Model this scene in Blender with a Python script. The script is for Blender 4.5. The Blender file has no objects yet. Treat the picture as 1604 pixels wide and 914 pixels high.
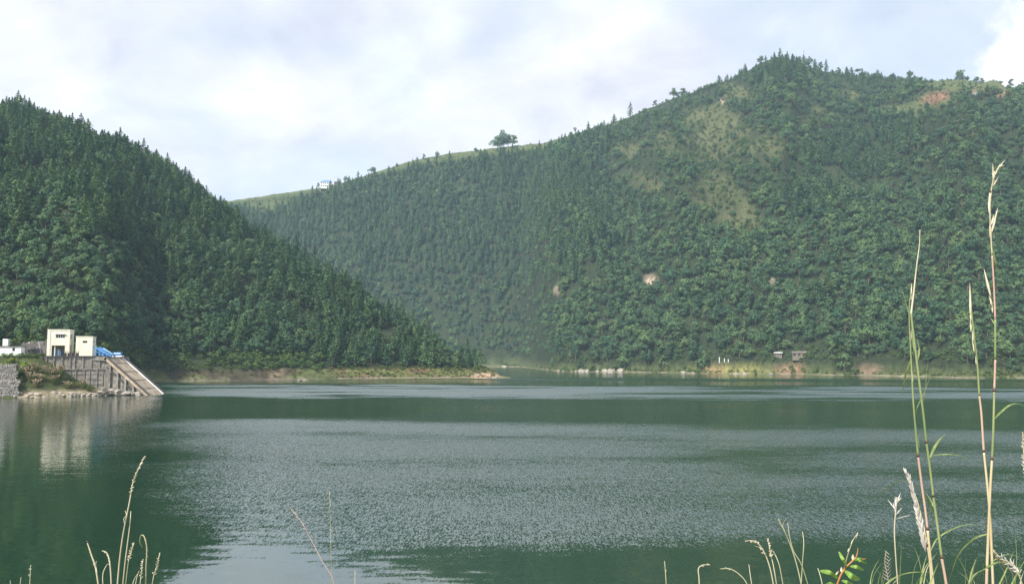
import bpy, bmesh, math, random
import numpy as np
from mathutils import Vector, Matrix

random.seed(7)
RNG = np.random.default_rng(7)
S = bpy.context.scene
COL = S.collection

# ------------------------------------------------------------------ camera
F, CX, CY = 1259.0, 802.0, 457.0          # focal length and centre, in pixels of a 1604 px wide frame
PITCH = math.atan(103.0 / F)
CAM_H = 12.0
cam_d = bpy.data.cameras.new('camera')
cam = bpy.data.objects.new('camera', cam_d)
COL.objects.link(cam)
cam.location = (0, 0, CAM_H)
cam.rotation_euler = (math.pi / 2 + PITCH, 0, 0)
cam_d.sensor_width = 36.0
cam_d.lens = 36.0 * F / 1604.0
cam_d.clip_start = 0.05
cam_d.clip_end = 12000
S.camera = cam

# ------------------------------------------------------------------ exposure and renderer
S.view_settings.view_transform = 'Standard'
S.view_settings.look = 'None'
S.view_settings.gamma = 1.0
S.view_settings.use_curve_mapping = False
S.view_settings.exposure = 0.52
S.render.engine = 'CYCLES'
S.cycles.max_bounces = 6
S.cycles.diffuse_bounces = 2
S.cycles.glossy_bounces = 3
S.cycles.transmission_bounces = 2
S.cycles.transparent_max_bounces = 4
S.cycles.volume_bounces = 1
S.cycles.use_denoising = True
S.cycles.denoising_prefilter = 'NONE'
S.cycles.use_adaptive_sampling = False

# ------------------------------------------------------------------ sun and sky
TO_SUN = Vector((-0.42, -0.55, 0.70)).normalized()
sun_d = bpy.data.lights.new('sun', 'SUN')
sun_d.energy = 5.0
sun_d.angle = math.radians(6)
sun_d.color = (1.0, 0.95, 0.86)
sun = bpy.data.objects.new('sun', sun_d)
COL.objects.link(sun)
sun.rotation_euler = (-TO_SUN).to_track_quat('-Z', 'Y').to_euler()

W = bpy.data.worlds.new('World')
S.world = W
W.use_nodes = True
nt = W.node_tree
nt.nodes.clear()


class NB:
    """small helper that adds nodes and links to a tree"""
    def __init__(self, tree):
        self.t = tree

    def n(self, kind, _out=0, **kw):
        nd = self.t.nodes.new(kind)
        for k, v in kw.items():
            if k.startswith('i_'):
                key = k[2:]
                key = int(key) if key.isdigit() else key.replace('_', ' ')
                self.set(nd.inputs[key], v)
            else:
                setattr(nd, k, v)
        return nd

    def set(self, sock, v):
        if hasattr(v, 'outputs'):
            v = v.outputs[0]
        if isinstance(v, bpy.types.NodeSocket):
            self.t.links.new(v, sock)
        else:
            sock.default_value = v

    def math(self, op, a, b=0.0, c=0.0, clamp=False):
        nd = self.n('ShaderNodeMath', operation=op, use_clamp=clamp)
        self.set(nd.inputs[0], a)
        self.set(nd.inputs[1], b)
        self.set(nd.inputs[2], c)
        return nd.outputs[0]

    def vmath(self, op, a, b=(0, 0, 0), s=None):
        nd = self.n('ShaderNodeVectorMath', operation=op)
        self.set(nd.inputs[0], a)
        self.set(nd.inputs[1], b)
        if s is not None:
            self.set(nd.inputs['Scale'], s)
        return nd.outputs['Value'] if op in ('DOT_PRODUCT', 'LENGTH', 'DISTANCE') else nd.outputs[0]

    def noise(self, vec, scale, detail=4, rough=0.55, color=False, dist=0.0):
        nd = self.n('ShaderNodeTexNoise')
        self.set(nd.inputs['Vector'], vec)
        nd.inputs['Scale'].default_value = scale
        nd.inputs['Detail'].default_value = detail
        nd.inputs['Roughness'].default_value = rough
        nd.inputs['Distortion'].default_value = dist
        return nd.outputs['Color'] if color else nd.outputs['Fac']

    def smooth(self, v, a, b, lo=0.0, hi=1.0):
        nd = self.n('ShaderNodeMapRange', interpolation_type='SMOOTHSTEP')
        self.set(nd.inputs[0], v)
        for k, q in zip((1, 2, 3, 4), (a, b, lo, hi)):
            nd.inputs[k].default_value = q
        return nd.outputs[0]

    def ramp(self, v, stops, interp='LINEAR'):
        nd = self.n('ShaderNodeValToRGB')
        cr = nd.color_ramp
        cr.interpolation = interp
        cr.elements.remove(cr.elements[1])
        for i, (p, c) in enumerate(stops):
            e = cr.elements[0] if i == 0 else cr.elements.new(p)
            e.position = p
            e.color = (*c, 1) if hasattr(c, '__len__') else (c, c, c, 1)
        self.set(nd.inputs[0], v)
        return nd.outputs[0]

    def mix(self, f, a, b, mode='MIX'):
        nd = self.n('ShaderNodeMix', data_type='RGBA', blend_type=mode)
        self.set(nd.inputs[0], f)
        self.set(nd.inputs[6], a if not (isinstance(a, tuple) and len(a) == 3) else (*a, 1))
        self.set(nd.inputs[7], b if not (isinstance(b, tuple) and len(b) == 3) else (*b, 1))
        return nd.outputs[2]

    def comb(self, x, y, z):
        nd = self.n('ShaderNodeCombineXYZ')
        for k, q in enumerate((x, y, z)):
            self.set(nd.inputs[k], q)
        return nd.outputs[0]

    def sep(self, v):
        nd = self.n('ShaderNodeSeparateXYZ')
        self.set(nd.inputs[0], v)
        return nd.outputs


b = NB(nt)
sky = b.n('ShaderNodeTexSky', sky_type='NISHITA', sun_disc=False)
sky.sun_elevation = math.asin(TO_SUN.z)
sky.sun_rotation = math.atan2(TO_SUN.x, TO_SUN.y)
sky.air_density = 1.0
sky.dust_density = 2.0
sky.ozone_density = 1.0
D = b.vmath('NORMALIZE', b.n('ShaderNodeTexCoord').outputs['Generated'])
dx, dy, dz = b.sep(D)
k = b.math('DIVIDE', 1.0, b.math('ADD', b.math('ABSOLUTE', dz), 0.42))
P = b.comb(b.math('MULTIPLY', dx, k), b.math('MULTIPLY', dy, k), 0.37)
big = b.noise(P, 1.6, 3, 0.5)
billow = b.noise(P, 4.2, 9, 0.56, dist=0.3)
soft = b.noise(b.vmath('ADD', P, (7.3, 2.1, 0.5)), 2.3, 6, 0.5)
# where the cloud deck thins to pale blue: mostly towards the right (positive x)
thin = b.math('ADD', b.math('MULTIPLY', big, 0.75), b.math('MULTIPLY', soft, 0.45))
thin = b.math('ADD', thin, b.math('MULTIPLY', b.smooth(dx, -0.05, 0.6), 0.13))
veil = b.smooth(thin, 0.60, 0.76, 1.0, 0.62)
tone = b.math('ADD', b.math('MULTIPLY', billow, 0.66), b.math('MULTIPLY', soft, 0.34))
cloud = b.ramp(tone, [(0.38, (0.60, 0.605, 0.685)), (0.45, (0.69, 0.695, 0.77)), (0.52, (0.765, 0.77, 0.83)), (0.60, (0.90, 0.90, 0.93))])
# the white heaped cloud over the right-hand ridge
cdir = Vector((0.655, 0.972, 0.372)).normalized()
near = b.vmath('DISTANCE', D, tuple(cdir))
edge = b.math('ADD', near, b.math('MULTIPLY', b.math('SUBTRACT', b.noise(D, 16, 8, 0.6), 0.5), 0.15))
heap = b.smooth(edge, 0.040, 0.068, 1.0, 0.0)
heap_col = b.ramp(b.noise(D, 14, 6, 0.55), [(0.35, (0.74, 0.755, 0.81)), (0.6, (0.93, 0.92, 0.925))])
cloud = b.vmath('SCALE', cloud, s=10.2)
skyc = b.mix(veil, b.vmath('MULTIPLY', sky, (1.7, 1.65, 1.6)), cloud)
skyc = b.mix(heap, skyc, b.vmath('SCALE', heap_col, s=10.0))
bg = b.n('ShaderNodeBackground')
b.set(bg.inputs[0], skyc)
bg.inputs[1].default_value = 0.092
out = b.n('ShaderNodeOutputWorld')
nt.links.new(bg.outputs[0], out.inputs[0])


# ------------------------------------------------------------------ helpers
def ray(px, py):
    u, v = (px - CX) / F, (CY - py) / F
    return (u, math.cos(PITCH) - v * math.sin(PITCH), math.sin(PITCH) + v * math.cos(PITCH))


def at(px, py, y):
    d = ray(px, py)
    s = y / d[1]
    return Vector((d[0] * s, y, CAM_H + d[2] * s))


def project(X, Y, Z):
    dzz = Z - CAM_H
    fwd = Y * math.cos(PITCH) + dzz * math.sin(PITCH)
    up = -Y * math.sin(PITCH) + dzz * math.cos(PITCH)
    fwd = np.maximum(fwd, 0.1)
    return CX + F * X / fwd, CY - F * up / fwd


def tag(o, label=None, cat=None, group=None, kind=None):
    if label:
        o['label'] = label
    if cat:
        o['category'] = cat
    if group:
        o['group'] = group
    if kind or (label and cat):
        o['kind'] = kind or 'thing'
    return o


def empty(name, loc, rz=0.0, label=None, cat=None, group=None):
    o = bpy.data.objects.new(name, None)
    COL.objects.link(o)
    o.location = loc
    o.rotation_euler = (0, 0, rz)
    o.empty_display_size = 0.3
    return tag(o, label, cat, group)


def link(name, me, parent=None):
    o = bpy.data.objects.new(name, me)
    COL.objects.link(o)
    if parent is not None:
        o.parent = parent
    return o


def np_mesh(name, verts, faces, mats=(), smooth=False):
    """verts (n,3), faces a list of equal-length index rows, or an (m,k) array"""
    verts = np.asarray(verts, dtype=np.float32)
    faces = np.asarray(faces, dtype=np.int32)
    m, kk = faces.shape
    me = bpy.data.meshes.new(name)
    me.vertices.add(len(verts))
    me.vertices.foreach_set('co', verts.ravel())
    me.loops.add(m * kk)
    me.loops.foreach_set('vertex_index', faces.ravel())
    me.polygons.add(m)
    me.polygons.foreach_set('loop_start', np.arange(0, m * kk, kk, dtype=np.int32))
    me.polygons.foreach_set('loop_total', np.full(m, kk, dtype=np.int32))
    me.update(calc_edges=True)
    for q in mats:
        me.materials.append(q)
    if smooth:
        me.polygons.foreach_set('use_smooth', np.ones(m, dtype=bool))
    return me


class MB:
    """collects boxes, tubes and quads for ONE mesh"""
    def __init__(self):
        self.v, self.f = [], []

    def add(self, vs, fs):
        n = len(self.v)
        self.v += [tuple(q) for q in vs]
        self.f += [tuple(i + n for i in q) for q in fs]

    def box(self, x0, x1, y0, y1, z0, z1):
        self.add([(x0, y0, z0), (x1, y0, z0), (x1, y1, z0), (x0, y1, z0), (x0, y0, z1), (x1, y0, z1), (x1, y1, z1), (x0, y1, z1)],
                 [(0, 3, 2, 1), (4, 5, 6, 7), (0, 1, 5, 4), (1, 2, 6, 5), (2, 3, 7, 6), (3, 0, 4, 7)])

    def bar(self, a, c, w, h=None):
        a, c = Vector(a), Vector(c)
        h = h or w
        d = (c - a).normalized()
        s = d.cross(Vector((0, 0, 1)))
        s = Vector((1, 0, 0)) if s.length < 1e-4 else s.normalized()
        u = s.cross(d).normalized()
        s, u = s * w / 2, u * h / 2
        self.add([a - s - u, a + s - u, a + s + u, a - s + u, c - s - u, c + s - u, c + s + u, c - s + u],
                 [(0, 3, 2, 1), (4, 5, 6, 7), (0, 1, 5, 4), (1, 2, 6, 5), (2, 3, 7, 6), (3, 0, 4, 7)])

    def tube(self, pts, rad, n=6, cap=True):
        pts = [Vector(p) for p in pts]
        r = rad if hasattr(rad, '__len__') else [rad] * len(pts)
        base = len(self.v)
        ref = Vector((0.3, 1, 0.2))
        for i, p in enumerate(pts):
            d = (pts[min(i + 1, len(pts) - 1)] - pts[max(i - 1, 0)]).normalized()
            s = d.cross(ref).normalized()
            u = s.cross(d)
            for j in range(n):
                a = 2 * math.pi * j / n
                self.v.append(tuple(p + s * (math.cos(a) * r[i]) + u * (math.sin(a) * r[i])))
        for i in range(len(pts) - 1):
            for j in range(n):
                j2 = (j + 1) % n
                self.f.append((base + i * n + j, base + i * n + j2, base + (i + 1) * n + j2, base + (i + 1) * n + j))
        if cap:
            self.f.append(tuple(base + j for j in range(n))[::-1])
            self.f.append(tuple(base + (len(pts) - 1) * n + j for j in range(n)))

    def leaf(self, pts, wid, side, fold=0.25):
        """a blade along pts with half-widths wid, folded along its midrib"""
        pts = [Vector(p) for p in pts]
        base = len(self.v)
        side = Vector(side).normalized()
        for i, p in enumerate(pts):
            d = (pts[min(i + 1, len(pts) - 1)] - pts[max(i - 1, 0)]).normalized()
            s = (side - d * side.dot(d)).normalized()
            nn = s.cross(d).normalized()
            self.v += [tuple(p - s * wid[i] + nn * wid[i] * fold), tuple(p), tuple(p + s * wid[i] + nn * wid[i] * fold)]
        for i in range(len(pts) - 1):
            q = base + i * 3
            self.f += [(q, q + 1, q + 4, q + 3), (q + 1, q + 2, q + 5, q + 4)]

    def spindle(self, a, c, r, n=6, bulge=0.4):
        a, c = Vector(a), Vector(c)
        ts = (0.0, 0.12, bulge, 0.75, 1.0)
        rs = (0.25, 0.7, 1.0, 0.55, 0.06)
        self.tube([a.lerp(c, t) for t in ts], [r * q for q in rs], n)

    def build(self, name, mat, parent=None, smooth=False):
        me = bpy.data.meshes.new(name)
        me.from_pydata(self.v, [], self.f)
        me.update()
        for q in (mat if isinstance(mat, (list, tuple)) else [mat]):
            me.materials.append(q)
        if smooth:
            for p in me.polygons:
                p.use_smooth = True
        return link(name, me, parent)


# lattice noise, vectorised
_perm = RNG.random((256, 256)).astype(np.float64)


def vnoise(x, y):
    xi, yi = np.floor(x).astype(int), np.floor(y).astype(int)
    fx, fy = x - xi, y - yi
    fx, fy = fx * fx * (3 - 2 * fx), fy * fy * (3 - 2 * fy)
    g = lambda i, j: _perm[i & 255, j & 255]
    return (g(xi, yi) * (1 - fx) + g(xi + 1, yi) * fx) * (1 - fy) + (g(xi, yi + 1) * (1 - fx) + g(xi + 1, yi + 1) * fx) * fy


def fbm(x, y, o=4):
    s, a, t = 0.0, 1.0, 0.0
    for i in range(o):
        s = s + a * vnoise(x * 2 ** i + 17.3 * i, y * 2 ** i + 5.1 * i)
        t += a
        a *= 0.5
    return s / t


# ------------------------------------------------------------------ materials
def new_mat(name):
    m = bpy.data.materials.new(name)
    m.use_nodes = True
    m.node_tree.nodes.clear()
    q = NB(m.node_tree)
    o = q.n('ShaderNodeOutputMaterial')
    return m, q, o


def principled(q, o, color, rough=0.7, spec=0.3, normal=None, metal=0.0):
    p = q.n('ShaderNodeBsdfPrincipled')
    q.set(p.inputs['Base Color'], color if not (isinstance(color, tuple) and len(color) == 3) else (*color, 1))
    q.set(p.inputs['Roughness'], rough)
    p.inputs['Specular IOR Level'].default_value = spec
    p.inputs['Metallic'].default_value = metal
    if normal is not None:
        q.set(p.inputs['Normal'], normal)
    q.t.links.new(p.outputs[0], o.inputs[0])
    return p


def worn(name, c1, c2, scale=1.0, rough=0.8, bump=0.1, streak=0.0, spec=0.3):
    """a painted or mineral surface: two tones of noise, optional vertical run-off stains, fine relief"""
    m, q, o = new_mat(name)
    pos = q.n('ShaderNodeTexCoord').outputs['Object']
    f = q.noise(pos, scale, 6, 0.6)
    col = q.mix(q.smooth(f, 0.35, 0.65), c1, c2)
    if streak:
        sx, sy, sz = q.sep(pos)
        st = q.noise(q.comb(q.math('MULTIPLY', sx, 1.6), q.math('MULTIPLY', sy, 1.6), q.math('MULTIPLY', sz, 0.12)), 1.0, 5, 0.6)
        col = q.mix(q.smooth(st, 0.5, 0.72, 0, streak), col, (0.07, 0.07, 0.06))
    bp = q.n('ShaderNodeBump')
    bp.inputs['Strength'].default_value = bump
    q.set(bp.inputs['Height'], q.noise(pos, scale * 8, 4))
    principled(q, o, col, rough, spec, bp.outputs[0])
    return m


def foliage(name, cols, trans=0.22, scale=0.6):
    m, q, o = new_mat(name)
    rnd = q.n('ShaderNodeObjectInfo').outputs['Random']
    base = q.ramp(rnd, [(i / (len(cols) - 1), c) for i, c in enumerate(cols)])
    pos = q.n('ShaderNodeTexCoord').outputs['Object']
    f = q.noise(pos, scale, 3, 0.6)
    base = q.mix(1.0, base, q.ramp(f, [(0.3, (0.70, 0.74, 0.78)), (0.7, (1.3, 1.25, 1.08))]), 'MULTIPLY')
    p = q.n('ShaderNodeBsdfPrincipled')
    q.set(p.inputs['Base Color'], base)
    p.inputs['Roughness'].default_value = 0.6
    p.inputs['Specular IOR Level'].default_value = 0.25
    t = q.n('ShaderNodeBsdfTranslucent')
    q.set(t.inputs[0], q.vmath('MULTIPLY', base, (1.1, 1.25, 0.7)))
    mx = q.n('ShaderNodeMixShader')
    mx.inputs[0].default_value = trans
    q.t.links.new(p.outputs[0], mx.inputs[1])
    q.t.links.new(t.outputs[0], mx.inputs[2])
    q.t.links.new(mx.outputs[0], o.inputs[0])
    return m


M = {}
M['pine'] = foliage('pine_needles', [(0.034, 0.087, 0.045), (0.065, 0.132, 0.056), (0.112, 0.196, 0.074), (0.049, 0.118, 0.063), (0.095, 0.162, 0.067), (0.038, 0.099, 0.054)])
M['broad'] = foliage('broad_leaves', [(0.036, 0.085, 0.047), (0.065, 0.128, 0.058), (0.118, 0.188, 0.073), (0.045, 0.108, 0.060), (0.090, 0.155, 0.067), (0.038, 0.092, 0.054)])
M['shrub'] = foliage('shrub_leaves', [(0.07, 0.13, 0.03), (0.10, 0.165, 0.04), (0.06, 0.115, 0.034)], 0.28)
M['tuft'] = foliage('bank_grass_blades', [(0.11, 0.16, 0.035), (0.17, 0.18, 0.06), (0.21, 0.17, 0.085), (0.08, 0.14, 0.03)], 0.28)
M['rust'] = foliage('rusty_leaves', [(0.13, 0.085, 0.05), (0.11, 0.09, 0.05)], 0.2)
M['bark'] = worn('bark', (0.10, 0.075, 0.055), (0.16, 0.125, 0.09), 2.0, 0.9, 0.4)
M['concrete'] = worn('stained_concrete', (0.15, 0.138, 0.12), (0.28, 0.26, 0.225), 0.7, 0.85, 0.4, 0.9)
M['ramp'] = worn('ramp_concrete', (0.30, 0.24, 0.175), (0.46, 0.38, 0.28), 0.5, 0.85, 0.4, 0.5)
M['dark_metal'] = worn('dark_rail_paint', (0.045, 0.043, 0.042), (0.08, 0.07, 0.06), 2.0, 0.6, 0.1)
M['cream'] = worn('cream_render', (0.72, 0.68, 0.54), (0.80, 0.76, 0.62), 0.7, 0.75, 0.05, 0.28)
M['white'] = worn('white_render', (0.74, 0.75, 0.74), (0.82, 0.83, 0.82), 0.7, 0.75, 0.05, 0.18)
M['pale_green'] = worn('pale_green_render', (0.50, 0.58, 0.52), (0.60, 0.67, 0.6), 0.9, 0.8, 0.05, 0.2)
M['blue'] = worn('blue_gloss_paint', (0.045, 0.17, 0.40), (0.08, 0.24, 0.5), 1.2, 0.4, 0.03, 0.0, 0.5)
M['blue_roof'] = worn('blue_sheet_roof', (0.10, 0.22, 0.62), (0.14, 0.28, 0.7), 0.6, 0.45, 0.05, 0.0, 0.5)
M['rust_roof'] = worn('rusty_sheet_roof', (0.30, 0.13, 0.07), (0.40, 0.20, 0.11), 0.6, 0.7, 0.1)
M['grey_roof'] = worn('grey_sheet_roof', (0.42, 0.42, 0.42), (0.56, 0.56, 0.55), 0.6, 0.5, 0.05)
M['timber'] = worn('weathered_timber', (0.12, 0.10, 0.085), (0.2, 0.17, 0.14), 1.2, 0.85, 0.2)
M['rock'] = worn('pale_rock', (0.22, 0.20, 0.165), (0.40, 0.36, 0.31), 0.8, 0.9, 0.5)
M['rubble'] = worn('rubble_stone', (0.19, 0.18, 0.165), (0.34, 0.32, 0.30), 0.9, 0.9, 0.5)
M['dark_stone'] = worn('dark_shotcrete', (0.075, 0.07, 0.066), (0.13, 0.12, 0.11), 0.6, 0.9, 0.4)
M['plume'] = worn('dry_plume', (0.27, 0.21, 0.125), (0.42, 0.35, 0.23), 1.0, 0.85, 0.1)


def glass_mat():
    m, q, o = new_mat('dark_glass')
    principled(q, o, (0.02, 0.028, 0.032), 0.08, 0.5)
    return m


M['glass'] = glass_mat()


def ground_mat():
    """ground colours come from the 'ground' attribute (soil, turf, scree), broken up by noise"""
    m, q, o = new_mat('hill_ground')
    att = q.n('ShaderNodeAttribute', attribute_name='ground')
    pos = q.n('ShaderNodeNewGeometry').outputs['Position']
    f = q.noise(pos, 0.35, 6, 0.65)
    f2 = q.noise(pos, 0.05, 4, 0.6)
    col = q.mix(1.0, att.outputs['Color'], q.ramp(f, [(0.3, (0.5, 0.52, 0.5)), (0.7, (1.5, 1.45, 1.4))]), 'MULTIPLY')
    col = q.mix(q.smooth(f2, 0.45, 0.65, 0.0, 0.16), col, (0.055, 0.085, 0.032))
    bp = q.n('ShaderNodeBump')
    bp.inputs['Strength'].default_value = 0.8
    bp.inputs['Distance'].default_value = 0.8
    q.set(bp.inputs['Height'], f)
    principled(q, o, col, 0.95, 0.1, bp.outputs[0])
    return m


M['ground'] = ground_mat()

# ------------------------------------------------------------------ water
def water_mat():
    m, q, o = new_mat('lake_water')
    pos = q.n('ShaderNodeNewGeometry').outputs['Position']
    x, y, z = q.sep(pos)
    yy = q.math('MAXIMUM', y, 8.0)
    lny = q.math('LOGARITHM', yy, math.e)
    s = q.math('DIVIDE', x, yy)
    warp = q.math('SUBTRACT', q.noise(q.comb(q.math('MULTIPLY', x, 0.5), y, 0.0), 0.022, 4, 0.6), 0.5)
    v = q.math('ADD', q.math('ADD', lny, q.math('MULTIPLY', s, 0.16)), q.math('MULTIPLY', warp, 0.26))
    st = [(3.82, 0.0), (3.95, 0.10), (4.06, 0.34), (4.15, 0.55), (4.27, 0.40), (4.43, 0.78), (4.68, 0.72), (4.92, 0.70), (5.06, 0.14),
          (5.24, 0.06), (5.44, 0.16), (5.52, 0.85), (5.83, 0.95), (5.90, 0.06), (6.06, 0.05), (6.10, 0.5), (6.16, 0.5), (6.2, 0.05), (6.8, 0.05)]
    wind = q.ramp(q.math('DIVIDE', q.math('SUBTRACT', v, 3.0), 4.0), [((a - 3) / 4, c) for a, c in st])
    # streaks inside the wind patches
    pat = q.noise(q.comb(q.math('MULTIPLY', x, 0.35), y, 3.0), 0.045, 5, 0.6)
    wind = q.math('MULTIPLY', wind, q.smooth(pat, 0.33, 0.60, 0.22, 1.2))
    # the sheltered water under the left bank stays flat
    lee = q.math('ADD', q.math('ADD', x, q.math('MULTIPLY', y, 0.50)), q.math('MULTIPLY', q.math('SUBTRACT', q.noise(pos, 0.05, 4), 0.5), 26.0))
    wind = q.math('MULTIPLY', wind, q.smooth(lee, -10.0, 38.0))
    # short steep ripples, given as slopes
    a = q.noise(q.comb(x, q.math('MULTIPLY', y, 0.45), 0.0), 13.0, 2, 0.6, color=True)
    c = q.noise(q.comb(x, q.math('MULTIPLY', y, 0.16), 5.0), 9.0, 3, 0.7, color=True)
    rip = q.vmath('ADD', q.vmath('SUBTRACT', a, (0.5, 0.5, 0.5)), q.vmath('SCALE', q.vmath('SUBTRACT', c, (0.5, 0.5, 0.5)), s=0.9))
    rip = q.vmath('SCALE', rip, s=q.math('ADD', q.math('MULTIPLY', wind, q.smooth(y, 80, 240, 1.45, 0.65)), q.smooth(y, 50, 160, 0.02, 0.16)))
    # long low undulations of the calm water
    w = q.noise(q.comb(q.math('MULTIPLY', x, 0.32), y, 2.0), 1.1, 3, 0.5, color=True)
    low = q.vmath('SCALE', q.vmath('SUBTRACT', w, (0.5, 0.5, 0.5)), s=0.05)
    sl = q.vmath('ADD', rip, low)
    sx, sy, _ = q.sep(sl)
    # wind waves are steeper on the face turned to the near shore
    sy = q.math('SUBTRACT', sy, q.math('MULTIPLY', wind, q.smooth(y, 60, 220, 0.13, 0.28)))
    nrm = q.vmath('NORMALIZE', q.comb(sx, sy, 1.0))
    p = principled(q, o, (0.008, 0.030, 0.013), 0.04, 0.5, nrm)
    p.inputs['IOR'].default_value = 3.0
    return m


M['water'] = water_mat()
me = np_mesh('water', [(-1700, -60, 0), (1700, -60, 0), (1700, 2000, 0), (-1700, 2000, 0)], [(0, 1, 2, 3)], [M['water']])
tag(link('water', me), kind='structure')


# ------------------------------------------------------------------ hills: ground heights in polar coordinates round the camera
def theta_of(px, py=575):
    d = ray(px, py)
    return math.atan2(d[0], d[1])


def crest_table(pts, dist):
    """pixel crest line + distance table -> theta, distance, height"""
    th, dd, hh = [], [], []
    for px, py in pts:
        d = ray(px, py)
        t = math.atan2(d[0], d[1])
        r = np.interp(px, [q[0] for q in dist], [q[1] for q in dist]) / math.cos(t)
        th.append(t)
        dd.append(r)
        hh.append(CAM_H + r * d[2] / math.hypot(d[0], d[1]))
    return np.array(th), np.array(dd), np.array(hh)


def shore_table(pts, depth=True):
    return np.array([theta_of(p[0]) for p in pts]), np.array([float(p[1]) / (math.cos(theta_of(p[0])) if depth else 1.0) for p in pts])


LEFT_CREST = crest_table([(-900, 60), (-500, 105), (-200, 150), (0, 186), (60, 194), (100, 210), (140, 222), (190, 234), (230, 254), (265, 272), (300, 296), (352, 336), (400, 370),
                          (450, 402), (500, 430), (560, 462), (600, 488), (640, 516), (680, 544), (710, 562), (740, 569), (762, 575), (778, 584), (790, 594), (800, 602)],
                         [(-900, 620), (0, 690), (200, 670), (352, 640), (560, 560), (700, 505), (770, 482), (800, 476)])
LEFT_SHORE = shore_table([(-900, 190), (-300, 255), (0, 296), (90, 304), (150, 320), (190, 352), (230, 398), (300, 408), (400, 425), (530, 452), (600, 462), (700, 468), (770, 472), (800, 474)])
LEFT_BANK = shore_table([(-900, 12.5), (150, 12.5), (190, 9), (240, 6), (400, 6), (530, 5.5), (700, 5), (745, 4.2), (768, 3.2), (782, 1.2), (800, 0.3)], False)
FAR_CREST = crest_table([(-400, 420), (0, 370), (200, 340), (370, 313), (450, 301), (510, 293), (560, 279), (640, 253), (700, 241), (780, 231), (850, 224), (910, 207), (950, 196), (990, 181),
                         (1050, 156), (1100, 140), (1150, 123), (1175, 109), (1190, 99), (1205, 94), (1225, 93.5), (1245, 99), (1290, 112), (1340, 119), (1400, 126), (1450, 129), (1500, 125),
                         (1550, 134), (1604, 143), (1800, 170), (2300, 150), (3000, 120)],
                        [(-400, 1500), (370, 1480), (780, 1350), (1200, 1250), (1604, 1150), (3000, 900)])
FAR_SHORE = shore_table([(-400, 1250), (370, 1160), (700, 1110), (780, 1085), (815, 1060), (845, 860), (875, 705), (900, 690), (1000, 660), (1100, 610), (1200, 590), (1300, 560), (1400, 530), (1500, 485),
                         (1604, 470), (2000, 400), (3000, 300)])


def left_z(th, r):
    r0 = np.interp(th, *LEFT_SHORE)
    rc = np.interp(th, LEFT_CREST[0], LEFT_CREST[1])
    zc = np.interp(th, LEFT_CREST[0], LEFT_CREST[2])
    bank = np.interp(th, *LEFT_BANK)
    bw = 8.0
    rc = np.maximum(rc, r0 + bw + 6)
    t = (r - r0 - bw) / (rc - r0 - bw)
    tc = np.clip(t, 0, 1)
    up = bank + np.maximum(zc - bank, 0) * (0.35 * tc + 0.65 * np.sin(tc * math.pi / 2) ** 1.25)
    X, Y = r * np.sin(th), r * np.cos(th)
    n = (fbm(X / 70, Y / 70, 4) - 0.5) * 34 + (fbm(th * 16 + 3, r / 300, 2) - 0.5) * 16
    up = up + n * np.sin(tc * math.pi) ** 1.2 * np.clip((zc - 10) / 60, 0, 1)
    b = np.clip((r - r0) / bw, -2, 1)
    z = np.where(t > 0, up, np.where(b > 0, bank * (0.30 * b + 0.70 * b ** 1.6), b * 2.5))
    z = z + (fbm(X / 5, Y / 5, 3) - 0.5) * 1.4 * np.clip(b * 1.2, 0, 1) * np.clip(bank / 3, 0.1, 1)
    z = np.where(t > 1, zc - (t - 1) * (rc - r0) * 0.42, z)
    return z, t


def far_z(th, r):
    r0 = np.interp(th, *FAR_SHORE)
    rc = np.interp(th, FAR_CREST[0], FAR_CREST[1])
    zc = np.interp(th, FAR_CREST[0], FAR_CREST[2])
    X, Y = r * np.sin(th), r * np.cos(th)
    r0 = r0 + (fbm(th * 45, th * 0 + 2.0, 3) - 0.5) * 26
    t = (r - r0) / (rc - r0)
    tc = np.clip(t, 0, 1)
    up = 2.5 + (zc - 2.5) * (0.72 * tc + 0.28 * np.sin(tc * math.pi / 2))
    spur = (1 - np.abs(2 * fbm(th * 9 + r / 900, r / 700, 3) - 1)) - 0.7
    n = (fbm(X / 120, Y / 120, 5) - 0.5) * 66 + spur * 100
    up = up + n * np.sin(tc * math.pi) ** 0.9 * np.clip(tc * 5, 0, 1)
    b = np.clip((r - r0) / 8.0, -3, 1)
    z = np.where(b >= 1, up, np.where(b > 0, 2.5 * b + up * 0 , b * 2.5))
    z = z + (fbm(X / 9, Y / 9, 3) - 0.5) * 3.0 * np.clip(b, 0, 1)
    # cultivated terraces on the upper left ridge and the far right top
    px, py = project(X, Y, z)
    top = np.clip((tc - 0.80) / 0.06, 0, 1) * (np.clip((px - 380) / 60, 0, 1) * np.clip((960 - px) / 50, 0, 1) + np.clip((px - 1440) / 30, 0, 1))
    step = 5.0
    q = z / step + (fbm(X / 90, Y / 90, 2) - 0.5) * 1.5
    fr = q - np.floor(q)
    zq = (np.floor(q) + np.clip((fr - 0.72) / 0.28, 0, 1)) * step - (fbm(X / 90, Y / 90, 2) - 0.5) * 1.5 * step
    z = z + (zq - z) * np.clip(top, 0, 1) * 0.8 * np.clip((1.0 - t) / 0.03, 0, 1)
    z = np.where(t > 1, zc - (t - 1) * (rc - r0) * 0.40, z)
    return z, t


def blob(px, py, cx, cy, rx, ry, rot=0.0, soft=0.35):
    c, s = math.cos(rot), math.sin(rot)
    u, v = (px - cx), (py - cy)
    d = np.sqrt(((u * c + v * s) / rx) ** 2 + ((-u * s + v * c) / ry) ** 2)
    return np.clip((1 + soft - d) / (2 * soft), 0, 1)


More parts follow.
